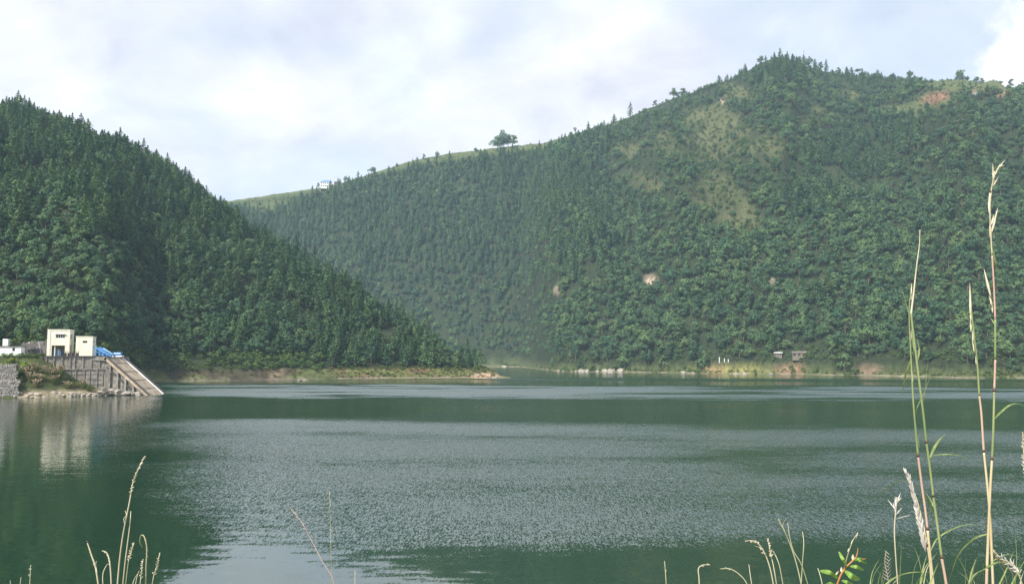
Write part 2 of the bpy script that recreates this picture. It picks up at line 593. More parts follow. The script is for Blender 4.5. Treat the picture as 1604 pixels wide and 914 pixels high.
def clearing(px, py, X, Y):
    """open dry-grass slopes below the summit, 0..1"""
    c = 0
    for a in [(1125, 205, 70, 38, 0.5), (1075, 235, 60, 24, 0.3), (1130, 310, 62, 40, 0.5), (1200, 235, 30, 40, 0.9), (1010, 285, 40, 16, 0.3), (1160, 150, 34, 14, 0.5), (1275, 185, 18, 26, 0.9),
              (985, 235, 26, 14, 0.2), (1330, 150, 20, 12, 0.3), (1165, 340, 30, 30, 0.8)]:
        c = np.maximum(c, blob(px, py, *a))
    return np.clip(c * 1.15 - (fbm(X / 28, Y / 28, 4) - 0.30) * 1.9, 0, 1)


def ridge_grass(px, py, t):
    top = np.interp(px, [370, 450, 510, 560, 640, 700, 780, 850, 910, 950, 1000], [8, 9, 7, 7, 10, 13, 13, 13, 10, 6, 3])
    crest = np.interp(px, [370, 450, 510, 560, 640, 700, 780, 850, 910, 950, 990], [313, 301, 293, 279, 253, 241, 231, 224, 207, 196, 178])
    a = np.clip(1.3 - (py - crest) / np.maximum(top, 1), 0, 1) * (px < 1000)
    a = np.maximum(a, blob(px, py, 315 + 100, 322, 40, 8, -0.1) * 0.8)
    c = np.clip((150 - py) / 12, 0, 1) * np.clip((px - 1440) / 25, 0, 1)
    c = np.maximum(c, blob(px, py, 1460, 158, 36, 14, -0.2))
    c = np.maximum(c, blob(px, py, 1420, 172, 40, 7, 0.0))
    c = np.maximum(c, blob(px, py, 1350, 295, 34, 9, 0.0) * 0.5)
    return np.clip(np.maximum(a, c), 0, 1)


SCARS = [(1020, 438, 10, 9), (873, 453, 6, 8), (1210, 440, 5, 4), (1130, 158, 8, 3)]


def paint(X, Y, Z, t, far):
    """ground colour by what grows or lies there: forest floor, turf, bare soil, scree"""
    px, py = project(X, Y, Z)
    n = len(X)
    col = np.tile(np.array([0.026, 0.036, 0.019]), (n, 1))

    def lay(mask, c):
        nonlocal col
        mk = np.clip(mask, 0, 1)[:, None]
        col = col * (1 - mk) + np.array(c) * mk
    if far:
        lay(clearing(px, py, X, Y) * (0.55 + 0.45 * fbm(X / 12, Y / 12, 2)), (0.095, 0.102, 0.050))
        rg = ridge_grass(px, py, t)
        lay(rg * 0.95, (0.088, 0.112, 0.05))
        riser = np.abs((Z / 5.0 + (fbm(X / 90, Y / 90, 2) - 0.5) * 1.5) % 1 - 0.86) < 0.13
        lay(rg * riser * 0.55, (0.10, 0.085, 0.05))
        lay(blob(px, py, 1466, 153, 22, 9, -0.25), (0.20, 0.115, 0.08))
        lay(blob(px, py, 1560, 146, 44, 6, 0.05) * 0.8, (0.19, 0.13, 0.09))
        for s in SCARS:
            lay(blob(px, py, *s, 0.6) * np.clip(-0.2 + 2.0 * fbm(X / 5, Z / 5, 3), 0, 1), (0.36, 0.29, 0.225))
        low = np.clip((4.0 - Z) / 2, 0, 1)
        lay(low * 0.9, (0.09, 0.11, 0.045))
        lay(blob(px, py, 1150, 577, 62, 9), (0.20, 0.20, 0.075))
        lay(blob(px, py, 1118, 580, 16, 5) * 0.7, (0.27, 0.19, 0.11))
        lay(blob(px, py, 1238, 579, 24, 8), (0.25, 0.165, 0.11))
        lay(blob(px, py, 1360, 578, 20, 9), (0.20, 0.145, 0.10))
        lay(np.clip((0.9 - Z) / 0.4, 0, 1) * np.clip(2.2 * fbm(X / 9, Y / 9, 3) - 0.5, 0, 1), (0.24, 0.21, 0.155))
        lay(np.clip((0.12 - Z) / 0.3, 0, 1), (0.07, 0.075, 0.06))
    else:
        lay(blob(px, py, 60, 260, 70, 30, 0.4) * 0.5, (0.07, 0.075, 0.036))
        lay(blob(px, py, 20, 500, 30, 26, 0.2) * 0.6, (0.12, 0.13, 0.05))
        band = np.clip((6.6 - Z) / 1.0, 0, 1) * (px > 175)
        soil = band * np.clip((545 - px) / 40, 0, 1)
        turf = band * np.clip((px - 505) / 40, 0, 1)
        lay(soil, (0.062, 0.052, 0.036))
        lay(turf, (0.10, 0.11, 0.042))
        lay(turf * (fbm(X / 9, Y / 9, 2) > 0.56), (0.13, 0.095, 0.055))
        lay(soil * (fbm(X / 14, Y / 6, 2) > 0.52) * 0.8, (0.10, 0.12, 0.045))
        lay(blob(px, py, 433, 582, 12, 14) * band, (0.15, 0.12, 0.08))
        lay(np.clip((1.5 - Z) / 0.5, 0, 1) * (px > 200) * np.clip(2.4 * fbm(X / 9, Y / 9, 3) - 0.6, 0, 0.8), (0.17, 0.15, 0.115))
        lay(blob(px, py, 760, 588, 26, 5), (0.32, 0.235, 0.16))
        lay(np.clip((0.12 - Z) / 0.3, 0, 1), (0.07, 0.065, 0.05))
    return col


def hill(name, fn, th0, th1, nth, shore, crest, rows, far):
    th = np.linspace(th0, th1, nth)
    r0 = np.interp(th, *shore) - 26
    rc = np.interp(th, crest[0], crest[1])
    rc = np.maximum(rc, r0 + 50)
    sN = np.concatenate([np.linspace(0, 0.10, int(rows * 0.2)), np.linspace(0.10, 1, int(rows * 0.62))[1:], np.linspace(1, 1.5, int(rows * 0.18))[1:]])
    R = r0[None, :] + (rc - r0)[None, :] * sN[:, None]
    T = np.repeat(th[None, :], len(sN), 0)
    Z, t = fn(T, R)
    X, Y = R * np.sin(T), R * np.cos(T)
    V = np.stack([X, Y, Z], -1).reshape(-1, 3)
    nr = len(sN)
    i = np.arange(nr - 1)[:, None] * nth + np.arange(nth - 1)[None, :]
    faces = np.stack([i, i + 1, i + nth + 1, i + nth], -1).reshape(-1, 4)
    me = np_mesh(name, V, faces, [M['ground']], True)
    c = paint(V[:, 0], V[:, 1], V[:, 2], t.ravel(), far)
    att = me.color_attributes.new('ground', 'FLOAT_COLOR', 'POINT')
    att.data.foreach_set('color', np.concatenate([c, np.ones((len(c), 1))], 1).astype(np.float32).ravel())
    return tag(link(name, me), kind='structure')


hill('left_hill', left_z, theta_of(-800), theta_of(800), 420, LEFT_SHORE, LEFT_CREST, 190, False)
hill('far_hill', far_z, theta_of(60), theta_of(2300), 620, FAR_SHORE, FAR_CREST, 250, True)


# near bank on which the photographer stands
def near_z(x, y):
    x, y = np.asarray(x, float), np.asarray(y, float)
    z = 10.45 - 0.22 * np.clip(y, 0, 3.2) - 0.60 * np.clip(y - 3.2, 0, 60) + 0.12 * np.clip(-y, 0, 60)
    return z + (fbm(x / 1.5 + 40, y / 1.5 + 40, 3) - 0.5) * 0.12


gx, gy = np.meshgrid(np.concatenate([np.linspace(-60, -6, 30), np.linspace(-5.8, 5.8, 60), np.linspace(6, 60, 30)]), np.concatenate([np.linspace(-45, -2, 24), np.linspace(-1.8, 6, 40), np.linspace(6.5, 26, 24)]))
V = np.stack([gx, gy, near_z(gx, gy)], -1).reshape(-1, 3)
nx = gx.shape[1]
i = np.arange(gx.shape[0] - 1)[:, None] * nx + np.arange(nx - 1)[None, :]
me = np_mesh('near_bank', V, np.stack([i, i + 1, i + nx + 1, i + nx], -1).reshape(-1, 4), [M['ground']], True)
att = me.color_attributes.new('ground', 'FLOAT_COLOR', 'POINT')
att.data.foreach_set('color', np.tile(np.array([0.13, 0.13, 0.06, 1], np.float32), len(V)))
tag(link('near_bank', me), kind='structure')


# ------------------------------------------------------------------ trees: a few of each kind, copied below
def crown_mesh(name, cent, nrm, size, rng, mat, heart):
    """leaf sprays; each is shaded as part of the rounded mass it belongs to (normals lean out from heart)"""
    outw = cent - heart
    outw /= np.linalg.norm(outw, axis=1, keepdims=True) + 1e-9
    nrm = np.where((nrm * outw).sum(1, keepdims=True) < 0, -nrm, nrm)
    V, Fc = quads(cent, nrm, size, rng)
    e1, e2 = V[1::4] - V[0::4], V[3::4] - V[0::4]
    g = np.cross(e1, e2)
    flip = (g * outw).sum(1) < 0
    Fc[flip] = Fc[flip][:, ::-1]
    me = np_mesh(name, V, Fc, [mat], True)
    nn = outw * 0.85 + nrm * 0.35
    nn /= np.linalg.norm(nn, axis=1, keepdims=True)
    me.normals_split_custom_set(np.repeat(nn, 4, 0).tolist())
    return me


def quads(cent, nrm, size, rng, stretch=1.0):
    """little leaf-spray quads at cent, facing nrm"""
    n = len(cent)
    ref = rng.normal(size=(n, 3))
    u = np.cross(nrm, ref)
    u /= np.linalg.norm(u, axis=1, keepdims=True) + 1e-9
    v = np.cross(nrm, u)
    v /= np.linalg.norm(v, axis=1, keepdims=True) + 1e-9
    s = size[:, None]
    u, v = u * s * stretch, v * s * 0.6
    tip = rng.uniform(0.05, 0.5, (n, 1))
    V = np.stack([cent - u - v * 0.5, cent + u * 0.1 - v, cent + u + v * tip, cent - u * 0.1 + v], 1).reshape(-1, 3)
    return V, np.arange(4 * n).reshape(n, 4)


def pine_meshes(seed, H, R, droop, sparse, first, mat='pine'):
    rng = np.random.default_rng(seed)
    lean = rng.normal(size=2) * 0.02 * H
    C, N, Sz = [], [], []
    tiers = int(rng.integers(11, 14))
    for k in range(tiers):
        t = k / (tiers - 1)
        z = H * (first + (0.97 - first) * t ** 0.92)
        L0 = R * ((1 - t) ** 0.66 * 0.94 + 0.06) * (0.72 if k == 0 else 1)
        nb = int(rng.integers(5, 8)) if t < 0.8 else 4
        off = rng.uniform(0, 6.28)
        for j in range(nb):
            if rng.random() < sparse:
                continue
            a = off + 6.283 * j / nb + rng.normal() * 0.25
            L = L0 * rng.uniform(0.62, 1.18)
            for s in np.linspace(0.22, 1, 5):
                w = L * 0.20 * (1 - abs(s - 0.55)) + 0.12
                rr = L * s
                zz = z - droop * L * s + 0.35 * L * s * s * 0.6
                for _ in range(3):
                    C.append((rr * math.cos(a) + rng.normal() * w * 0.6 + lean[0] * t, rr * math.sin(a) + rng.normal() * w * 0.6 + lean[1] * t, zz + rng.normal() * 0.16))
                    nn = np.array([math.cos(a) * 0.35, math.sin(a) * 0.35, 1.0]) + rng.normal(size=3) * 0.45
                    N.append(nn / np.linalg.norm(nn))
                    Sz.append(rng.uniform(0.40, 0.78) * (0.75 + 0.25 * (1 - t)))
    for _ in range(26):                                   # leader
        t = rng.uniform(0.86, 1.02)
        C.append((lean[0] + rng.normal() * 0.16, lean[1] + rng.normal() * 0.16, H * t))
        nn = rng.normal(size=3)
        N.append(nn / np.linalg.norm(nn))
        Sz.append(0.38)
    C = np.array(C)
    heart = np.zeros_like(C)
    heart[:, 2] = C[:, 2] - 0.28 * np.hypot(C[:, 0], C[:, 1]) - 0.3
    crown = crown_mesh('pine_crown', C, np.array(N), np.array(Sz), rng, M[mat], heart)
    tb = MB()
    tb.tube([(0, 0, -1.2), (lean[0] * 0.1, lean[1] * 0.1, H * 0.3), (lean[0] * 0.6, lean[1] * 0.6, H * 0.7), (lean[0], lean[1], H * 0.98)], [0.26, 0.2, 0.11, 0.03], 6)
    for k in range(10):
        t = rng.uniform(first, 0.75)
        a = rng.uniform(0, 6.28)
        L = R * (1 - t) * 0.8
        p = Vector((lean[0] * t, lean[1] * t, H * t))
        tb.tube([p, p + Vector((L * math.cos(a), L * math.sin(a), -droop * L * 0.6))], [0.06, 0.02], 4, False)
    tm = bpy.data.meshes.new('pine_trunk')
    tm.from_pydata(tb.v, [], tb.f)
    tm.materials.append(M['bark'])
    return crown, tm


def broad_meshes(seed, H, R, mat='broad', lobes=17, base=0.22, leaf=0.5):
    rng = np.random.default_rng(seed)
    C, N, Sz, HT = [], [], [], []
    tb = MB()
    tb.tube([(0, 0, -1.0), (0.1, 0, H * 0.25), (0.0, 0.15, H * 0.55)], [0.32 * H / 11, 0.24 * H / 11, 0.1 * H / 11], 6)
    for k in range(lobes):
        a = rng.uniform(0, 6.28)
        t = rng.uniform(0, 1) ** 0.8
        rad = R * (0.92 - 0.68 * t ** 1.6) * rng.uniform(0.35, 1.0)
        c = np.array([rad * math.cos(a), rad * math.sin(a), H * (base + (0.86 - base) * t)])
        lr = R * rng.uniform(0.30, 0.50) * (1.05 - 0.35 * t)
        nq = int(48 * (lr / (R * 0.4)) ** 2)
        d = rng.normal(size=(nq, 3))
        d /= np.linalg.norm(d, axis=1, keepdims=True)
        d[:, 2] = np.where(d[:, 2] < -0.35, -d[:, 2], d[:, 2])
        q = c + d * lr * rng.uniform(0.62, 1.08, (nq, 1)) * np.array([1, 1, 0.78])
        nn = d + rng.normal(size=d.shape) * 0.45
        nn /= np.linalg.norm(nn, axis=1, keepdims=True)
        C.append(q)
        HT.append(np.tile(c * 0.75 + np.array([0, 0, H * 0.12]), (nq, 1)))
        N.append(nn)
        Sz.append(rng.uniform(0.7, 1.35, nq) * leaf)
        if k % 2 == 0:
            tb.tube([(0, 0, H * 0.22), tuple(c * np.array([0.5, 0.5, 0.72])), tuple(c)], [0.13 * H / 11, 0.09 * H / 11, 0.03], 4, False)
    crown = crown_mesh('broadleaf_crown', np.concatenate(C), np.concatenate(N), np.concatenate(Sz), rng, M[mat], np.concatenate(HT))
    tm = bpy.data.meshes.new('broadleaf_trunk')
    tm.from_pydata(tb.v, [], tb.f)
    tm.materials.append(M['bark'])
    return crown, tm


PINES = [pine_meshes(11, 14.0, 4.9, 0.25, 0.08, 0.10), pine_meshes(12, 15.5, 5.4, 0.32, 0.12, 0.12), pine_meshes(13, 11.5, 5.0, 0.14, 0.12, 0.10),
         pine_meshes(14, 16.5, 4.6, 0.30, 0.18, 0.16), pine_meshes(15, 13.5, 4.1, 0.22, 0.08, 0.10), pine_meshes(16, 14.5, 5.8, 0.36, 0.25, 0.24)]
M['chir'] = foliage('chir_pine_needles', [(0.056, 0.125, 0.069), (0.095, 0.179, 0.095), (0.140, 0.230, 0.110), (0.069, 0.146, 0.084), (0.118, 0.202, 0.095)])
CHIRS = [pine_meshes(81, 15.0, 3.6, 0.10, 0.12, 0.20, 'chir'), pine_meshes(82, 16.5, 3.9, 0.14, 0.15, 0.25, 'chir'), pine_meshes(83, 13.5, 3.9, 0.08, 0.12, 0.18, 'chir'),
         pine_meshes(84, 17.0, 3.4, 0.16, 0.18, 0.28, 'chir'), pine_meshes(85, 14.0, 4.2, 0.10, 0.15, 0.22, 'chir'), pine_meshes(86, 15.5, 4.0, 0.14, 0.22, 0.26, 'chir')]
BROADS = [broad_meshes(21, 10.5, 5.0), broad_meshes(22, 12.0, 5.2, lobes=20), broad_meshes(23, 9.5, 5.6, lobes=18), broad_meshes(24, 11.5, 4.3, lobes=15), broad_meshes(25, 10.0, 4.8, lobes=19)]
SHRUBS = [broad_meshes(31, 4.2, 3.4, 'shrub', 11, 0.08, 0.36), broad_meshes(32, 5.2, 3.2, 'shrub', 12, 0.08, 0.36), broad_meshes(33, 3.6, 3.6, 'shrub', 10, 0.05, 0.34)]


def tuft_mesh(seed, h, n, spread, mat='tuft', w=0.07):
    rng = np.random.default_rng(seed)
    m = MB()
    for _ in range(n):
        a, q = rng.uniform(0, 6.28), rng.uniform(0, spread * 0.4)
        p0 = Vector((q * math.cos(a), q * math.sin(a), -0.1))
        L = h * rng.uniform(0.6, 1.1)
        o = rng.uniform(0.3, 1.0) * spread
        a2 = a + rng.normal() * 0.5
        p1 = p0 + Vector((o * 0.35 * math.cos(a2), o * 0.35 * math.sin(a2), L * 0.7))
        p2 = p0 + Vector((o * math.cos(a2), o * math.sin(a2), L * rng.uniform(0.65, 1.0)))
        m.leaf([p0, p1, p2], [w, w * 0.8, w * 0.1], (-math.sin(a2), math.cos(a2), 0))
    me = bpy.data.meshes.new('grass_tuft')
    me.from_pydata(m.v, [], m.f)
    me.materials.append(M[mat])
    return me


def sample(fn, th0, th1, r_lo, r_hi, step, rng):
    """jittered points over a hill, even by area"""
    T, R = [], []
    r = r_lo
    while r < r_hi:
        n = int((th1 - th0) * r / step)
        T.append(th0 + (np.arange(n) + rng.uniform(-0.45, 0.45, n) + 0.5) * (th1 - th0) / n)
        R.append(r + rng.uniform(-0.45, 0.45, n) * step)
        r += step
    T, R = np.concatenate(T), np.concatenate(R)
    Z, t = fn(T, R)
    X, Y = R * np.sin(T), R * np.cos(T)
    px, py = project(X, Y, Z)
    return T, R, X, Y, Z, t, px, py


pine_pts, broad_pts, shrub_pts = [], [], []          # rows: x y z scale variant zone px t
r_ = np.random.default_rng(99)

# left hill
T, R, X, Y, Z, t, px, py = sample(left_z, theta_of(-780), theta_of(790), 280, 1000, 5.2, r_)
r0 = np.interp(T, *LEFT_SHORE)
bank = np.interp(T, *LEFT_BANK)
keep = (R > r0 + 11) & (t < 1.03) & (Z > 1.8) & (px < 774)
keep &= ~((px < 170) & (R < r0 + 22))
dens = (1 - 0.3 * blob(px, py, 70, 262, 55, 22, 0.4)) * np.clip(2.4 * fbm(X / 16 + 5, Y / 16, 3) - 0.1, 0.3, 1)
keep &= r_.random(len(X)) < dens
leafy = np.clip(blob(px, py, 90, 470, 200, 80, 0.15), 0, 1) * 0.85 + np.clip(blob(px, py, 60, 330, 120, 40, 0.3), 0, 1) * 0.45 + 0.16 + 0.45 * (fbm(X / 45, Y / 45, 2) > 0.54)
is_b = r_.random(len(X)) < leafy
edge = (R < r0 + 22) & (px > 170) & (px < 520)
for j in np.nonzero(keep)[0]:
    zone = 'crest' if t[j] > 0.9 and px[j] < 420 else 'point' if px[j] > 540 else 'foot' if R[j] < r0[j] + 60 else 'face'
    if edge[j]:
        continue
    sc = (0.60 + 0.62 * r_.beta(1.5, 1.8)) * (0.82 if zone == 'crest' else 1)
    if zone == 'point':
        sc *= 0.80 + 0.15 * (px[j] < 700)
        if px[j] > 735:
            sc *= 0.95
    (broad_pts if is_b[j] else pine_pts).append((X[j], Y[j], Z[j], sc * (0.85 if is_b[j] else 1), r_.integers(0, 5 if is_b[j] else 6), zone, px[j], R[j]))
# shrubs along the foot of the left hill and round the terrace
T, R, X, Y, Z, t, px, py = sample(left_z, theta_of(-60), theta_of(770), 290, 520, 3.4, r_)
r0 = np.interp(T, *LEFT_SHORE)
keep = (R > r0 + np.where(px < 175, 8.5, 6.8)) & (R < r0 + np.where(px < 175, 34, np.where(px < 505, 24, 14))) & (r_.random(len(X)) < np.where(px > 505, 0.35, 0.75)) & (Z > 2.0)
for j in np.nonzero(keep)[0]:
    shrub_pts.append((X[j], Y[j], Z[j], r_.uniform(0.55, 1.15) * (0.6 if px[j] > 505 else 1.0), r_.integers(0, 3), 'left', px[j], R[j]))

# far hill
T, R, X, Y, Z, t, px, py = sample(far_z, theta_of(200), theta_of(1850), 480, 1680, 6.8, r_)
r0 = np.interp(T, *FAR_SHORE)
open_ = np.maximum(clearing(px, py, X, Y) * 0.93, ridge_grass(px, py, t) * 0.97)
for s in SCARS:
    open_ = np.maximum(open_, blob(px, py, *s, 0.4))
    for dy_ in (6, 12):
        open_ = np.maximum(open_, blob(px, py - dy_, s[0], s[1], s[2], s[3], 0.3))
open_ = np.maximum(open_, blob(px, py, 1165, 575, 55, 10))
open_ = np.maximum(open_, blob(px, py, 1250, 570, 24, 12))
keep = (t < 1.0) & (Z > 1.6) & ~((t > 0.80) & (px > 1170) & (px < 1240) & (r_.random(len(X)) < 0.97)) & (R > r0 + 6) & (r_.random(len(X)) > open_) & (r_.random(len(X)) < np.where((px > 950) & (py < 330), 0.82, 0.97) * np.clip(2.6 * fbm(X / 22 + 5, Y / 22, 3) - 0.05, 0.3, 1))
con = np.clip((1020 - px) / 160, 0, 1) * np.clip((470 - py) / 50, 0, 1) * 0.85
con = np.maximum(con, blob(px, py, 1330, 260, 130, 60, -0.5) * 0.6)
con = np.maximum(con, np.clip((140 - py) / 20, 0, 1) * (px > 1100) * 0.8)
con = np.clip(con * (0.55 + 0.9 * (fbm(X / 80, Y / 80, 2) > 0.42)), 0.06, 0.95)
is_p = r_.random(len(X)) < con
opened = open_ > 0.12
for j in np.nonzero(keep)[0]:
    z = 'slope' if px[j] > 800 and R[j] < r0[j] + 140 else 'far'
    sc = (0.75 + 0.8 * r_.beta(1.5, 2.0)) * (0.55 if opened[j] or (px[j] > 980 and py[j] < 300 and r_.random() < 0.5) else 1)
    if t[j] > 0.82 and px[j] > 950:
        sc *= 0.58
    if t[j] > 0.93:
        sc *= 0.45 if px[j] < 950 else 0.7
    (pine_pts if is_p[j] else broad_pts).append((X[j], Y[j], Z[j], sc * (0.98 if is_p[j] else 0.95), r_.integers(0, 6 if is_p[j] else 5), z, px[j], R[j]))
# low scrub on the far shore and in the clearings
T, R, X, Y, Z, t, px, py = sample(far_z, theta_of(370), theta_of(1800), 480, 1650, 5.0, r_)
r0 = np.interp(T, *FAR_SHORE)
open_s = blob(px, py, 1150, 575, 55, 10)
shore = (R > r0 + 2.5) & (R < r0 + 22) & (r_.random(len(X)) < np.where(open_s > 0.3, 0.25, 0.95)) & (px > 780)
rgs = ridge_grass(px, py, t)
scrub = (clearing(px, py, X, Y) + rgs * 0.8 > 0.3) & (r_.random(len(X)) < np.where(rgs > 0.3, 0.2 + 0.6 * (fbm(Z / 5, X / 60, 2) > 0.55), 0.46)) & (t < 1)
for j in np.nonzero(shore | scrub)[0]:
    shrub_pts.append((X[j], Y[j], Z[j], r_.uniform(0.4, 0.95) * (0.6 if rgs[j] > 0.3 else 1), r_.integers(0, 3), 'shore' if shore[j] else 'clearing', px[j], R[j]))

LABELS = {
    ('pine', 'crest'): ('dark pine on the crest of the left hill, outlined against the sky', 'pines along the crest of the left hill'),
    ('pine', 'point'): ('dark green pine on the low wooded point above the grassy bank', 'pines on the wooded point'),
    ('pine', 'foot'): ('tall tiered pine low on the left hill above the lakeside shrubs', 'pines at the foot of the left hill'),
    ('pine', 'face'): ('dark pine in the dense wood on the steep face of the left hill', 'pines on the face of the left hill'),
    ('pine', 'slope'): ('conifer among round leafy trees on the lower slope of the right hill', 'conifers low on the right hill'),
    ('broad', 'crest'): ('round leafy tree on the crest of the left hill between pines', 'leafy trees along the left crest'),
    ('broad', 'point'): ('round leafy tree between pines on the low wooded point', 'leafy trees on the wooded point'),
    ('broad', 'foot'): ('round leafy tree low on the left hill behind the concrete terrace', 'leafy trees at the foot of the left hill'),
    ('broad', 'face'): ('round leafy tree among the pines on the face of the left hill', 'leafy trees on the face of the left hill'),
    ('broad', 'slope'): ('round dark green tree in the wood just above the right-hand lake shore', 'leafy trees above the far lake shore'),
    ('shrub', 'left'): ('light green shrub above the bare bank at the foot of the left hill', 'shrubs at the foot of the left hill'),
    ('shrub', 'shore'): ('low green shrub on the far lake shore below the leafy wood', 'shrubs along the far shore'),
}


def where_left(px):
    return ('behind the low white house' if px < 66 else 'above the cream tower' if px < 112 else 'above the small cream building' if px < 152 else 'above the intake ramp' if px < 240
            else 'above the left brown bank end' if px < 330 else 'above the middle of the brown bank' if px < 430 else 'above the right brown bank end' if px < 540
            else 'near the root of the grassy point' if px < 620 else 'half way along the grassy point' if px < 700 else 'at the tip of the grassy point')


def where_far(px):
    return ('beside the mouth of the cove' if px < 880 else 'behind the pale shore boulders' if px < 1010 else 'left of the grassy mound' if px < 1090 else 'behind the grassy mound' if px < 1180
            else 'around the posted house' if px < 1290 else 'right of the posted house' if px < 1400 else 'behind the tall left reeds' if px < 1480 else 'behind the tall right reeds')


PINE_LOOK = ['evenly tiered', 'broad tall', 'short bushy', 'slim tall', 'narrow pointed', 'open gappy']
LEAF_LOOK = ['rounded', 'domed', 'wide', 'upright', 'lumpy']
SHRUB_LOOK = ['rounded', 'upright', 'flat spreading']


def label_for(kind, p):
    sz = 'small ' if p[3] < (0.8 if kind != 'shrub' else 0.65) else 'large ' if p[3] > (1.02 if kind != 'shrub' else 0.95) else 'mid-sized '
    look = {'pine': PINE_LOOK, 'broad': LEAF_LOOK, 'shrub': SHRUB_LOOK}[kind][int(p[4])]
    noun = {'pine': 'pine', 'broad': 'leafy tree', 'shrub': 'green shrub'}[kind]
    zone = {'crest': 'on the left crest', 'point': '', 'foot': 'at the hill foot', 'face': ('low on' if p[2] < 40 else 'midway up' if p[2] < 85 else 'high on') + ' the left hill', 'slope': ('low' if p[2] < 14 else 'midway' if p[2] < 32 else 'higher') + ' on the far slope', 'left': '', 'shore': 'on the far shore'}[p[5]]
    if p[5] == 'crest':
        return sz + look + ' ' + noun + ' ' + zone + (' at the frame edge' if p[6] < 60 else ' above the buildings' if p[6] < 160 else ' above the ramp' if p[6] < 250 else ' by the far ridge')
    return ' '.join((sz + look + ' ' + noun + ' ' + zone + ' ' + (where_far(p[6]) if p[5] in ('slope', 'shore') else where_left(p[6]))).split())


def place_tree(kind, meshes, name, cat, p, label, group, rot=None):
    zs = r_.uniform(0.85, 1.2)
    e = empty(name, (p[0], p[1], p[2]), r_.uniform(0, 6.28) if rot is None else rot, label, cat, group)
    e.scale = (p[3], p[3], p[3] * zs)
    c, tr = meshes[int(p[4])]
    link('crown', c, e)
    link('trunk' if kind != 'shrub' else 'stem', tr, e)
    return e


def forest(name, pts, meshes, kind_label):
    """all the trees past the ones built singly: ONE object that scatters the same meshes"""
    src = []
    for c, tr in meshes:
        a, d = bpy.data.objects.new(c.name + '_source', c), bpy.data.objects.new(tr.name + '_source', tr)
        src.append((a, d))
    V = np.array([p[:3] for p in pts], np.float32)
    me = bpy.data.meshes.new(name)
    me.vertices.add(len(V))
    me.vertices.foreach_set('co', V.ravel())
    for nm, typ, val in (('turn', 'FLOAT', r_.uniform(0, 6.28, len(pts))), ('kind_no', 'INT', [int(p[4]) for p in pts])):
        at_ = me.attributes.new(nm, typ, 'POINT')
        at_.data.foreach_set('value', np.array(val, np.float32 if typ == 'FLOAT' else np.int32))
    sz = np.array([p[3] for p in pts])[:, None] * np.stack([r_.uniform(0.85, 1.2, len(pts)), r_.uniform(0.85, 1.2, len(pts)), r_.uniform(0.78, 1.25, len(pts))], -1)
    at_ = me.attributes.new('size', 'FLOAT_VECTOR', 'POINT')
    at_.data.foreach_set('vector', sz.astype(np.float32).ravel())
    o = link(name, me)
    tag(o, kind='stuff', label=kind_label)
    g = bpy.data.node_groups.new(name, 'GeometryNodeTree')
    g.interface.new_socket('Geometry', in_out='INPUT', socket_type='NodeSocketGeometry')
    g.interface.new_socket('Geometry', in_out='OUTPUT', socket_type='NodeSocketGeometry')
    gi, go = g.nodes.new('NodeGroupInput'), g.nodes.new('NodeGroupOutput')
    pts_n = g.nodes.new('GeometryNodeMeshToPoints')
    g.links.new(gi.outputs[0], pts_n.inputs[0])
    join = g.nodes.new('GeometryNodeJoinGeometry')

    def attr(nm, typ):
        q = g.nodes.new('GeometryNodeInputNamedAttribute')
        q.data_type = typ
        q.inputs[0].default_value = nm
        return q.outputs[0]
    size, turn, kn = attr('size', 'FLOAT_VECTOR'), attr('turn', 'FLOAT'), attr('kind_no', 'INT')
    cxyz = g.nodes.new('ShaderNodeCombineXYZ')
    g.links.new(turn, cxyz.inputs[2])
    e2r = g.nodes.new('FunctionNodeEulerToRotation')
    g.links.new(cxyz.outputs[0], e2r.inputs[0])
    for q, (a, d) in enumerate(src):
        j2 = g.nodes.new('GeometryNodeJoinGeometry')
        for ob in (a, d):
            oi = g.nodes.new('GeometryNodeObjectInfo')
            oi.inputs['Object'].default_value = ob
            oi.transform_space = 'ORIGINAL'
            g.links.new(oi.outputs['Geometry'], j2.inputs[0])
        cmp = g.nodes.new('FunctionNodeCompare')
        cmp.data_type = 'INT'
        cmp.operation = 'EQUAL'
        g.links.new(kn, cmp.inputs[2])
        cmp.inputs[3].default_value = q
        iop = g.nodes.new('GeometryNodeInstanceOnPoints')
        g.links.new(pts_n.outputs[0], iop.inputs['Points'])
        g.links.new(cmp.outputs[0], iop.inputs['Selection'])
        g.links.new(j2.outputs[0], iop.inputs['Instance'])
        g.links.new(e2r.outputs[0], iop.inputs['Rotation'])
        g.links.new(size, iop.inputs['Scale'])
        g.links.new(iop.outputs[0], join.inputs[0])
    g.links.new(join.outputs[0], go.inputs[0])
    md = o.modifiers.new('scatter', 'NODES')
    md.node_group = g
    return o


def split_single(pts, kind, n_near, n_crest):
    """the ones that show largest are built singly, the rest are returned"""
    inside = lambda p: -5 < p[6] < 1609 and (kind, p[5]) in LABELS
    idx = [q for q in range(len(pts)) if inside(pts[q])]
    crest = [q for q in idx if pts[q][5] == 'crest']
    random.shuffle(crest)
    crest = set(crest[:n_crest])
    rest = sorted((q for q in idx if q not in crest), key=lambda q: -pts[q][3] / pts[q][7])
    one = crest | set(rest[:n_near])
    return [pts[q] for q in one], [pts[q] for q in range(len(pts)) if q not in one]


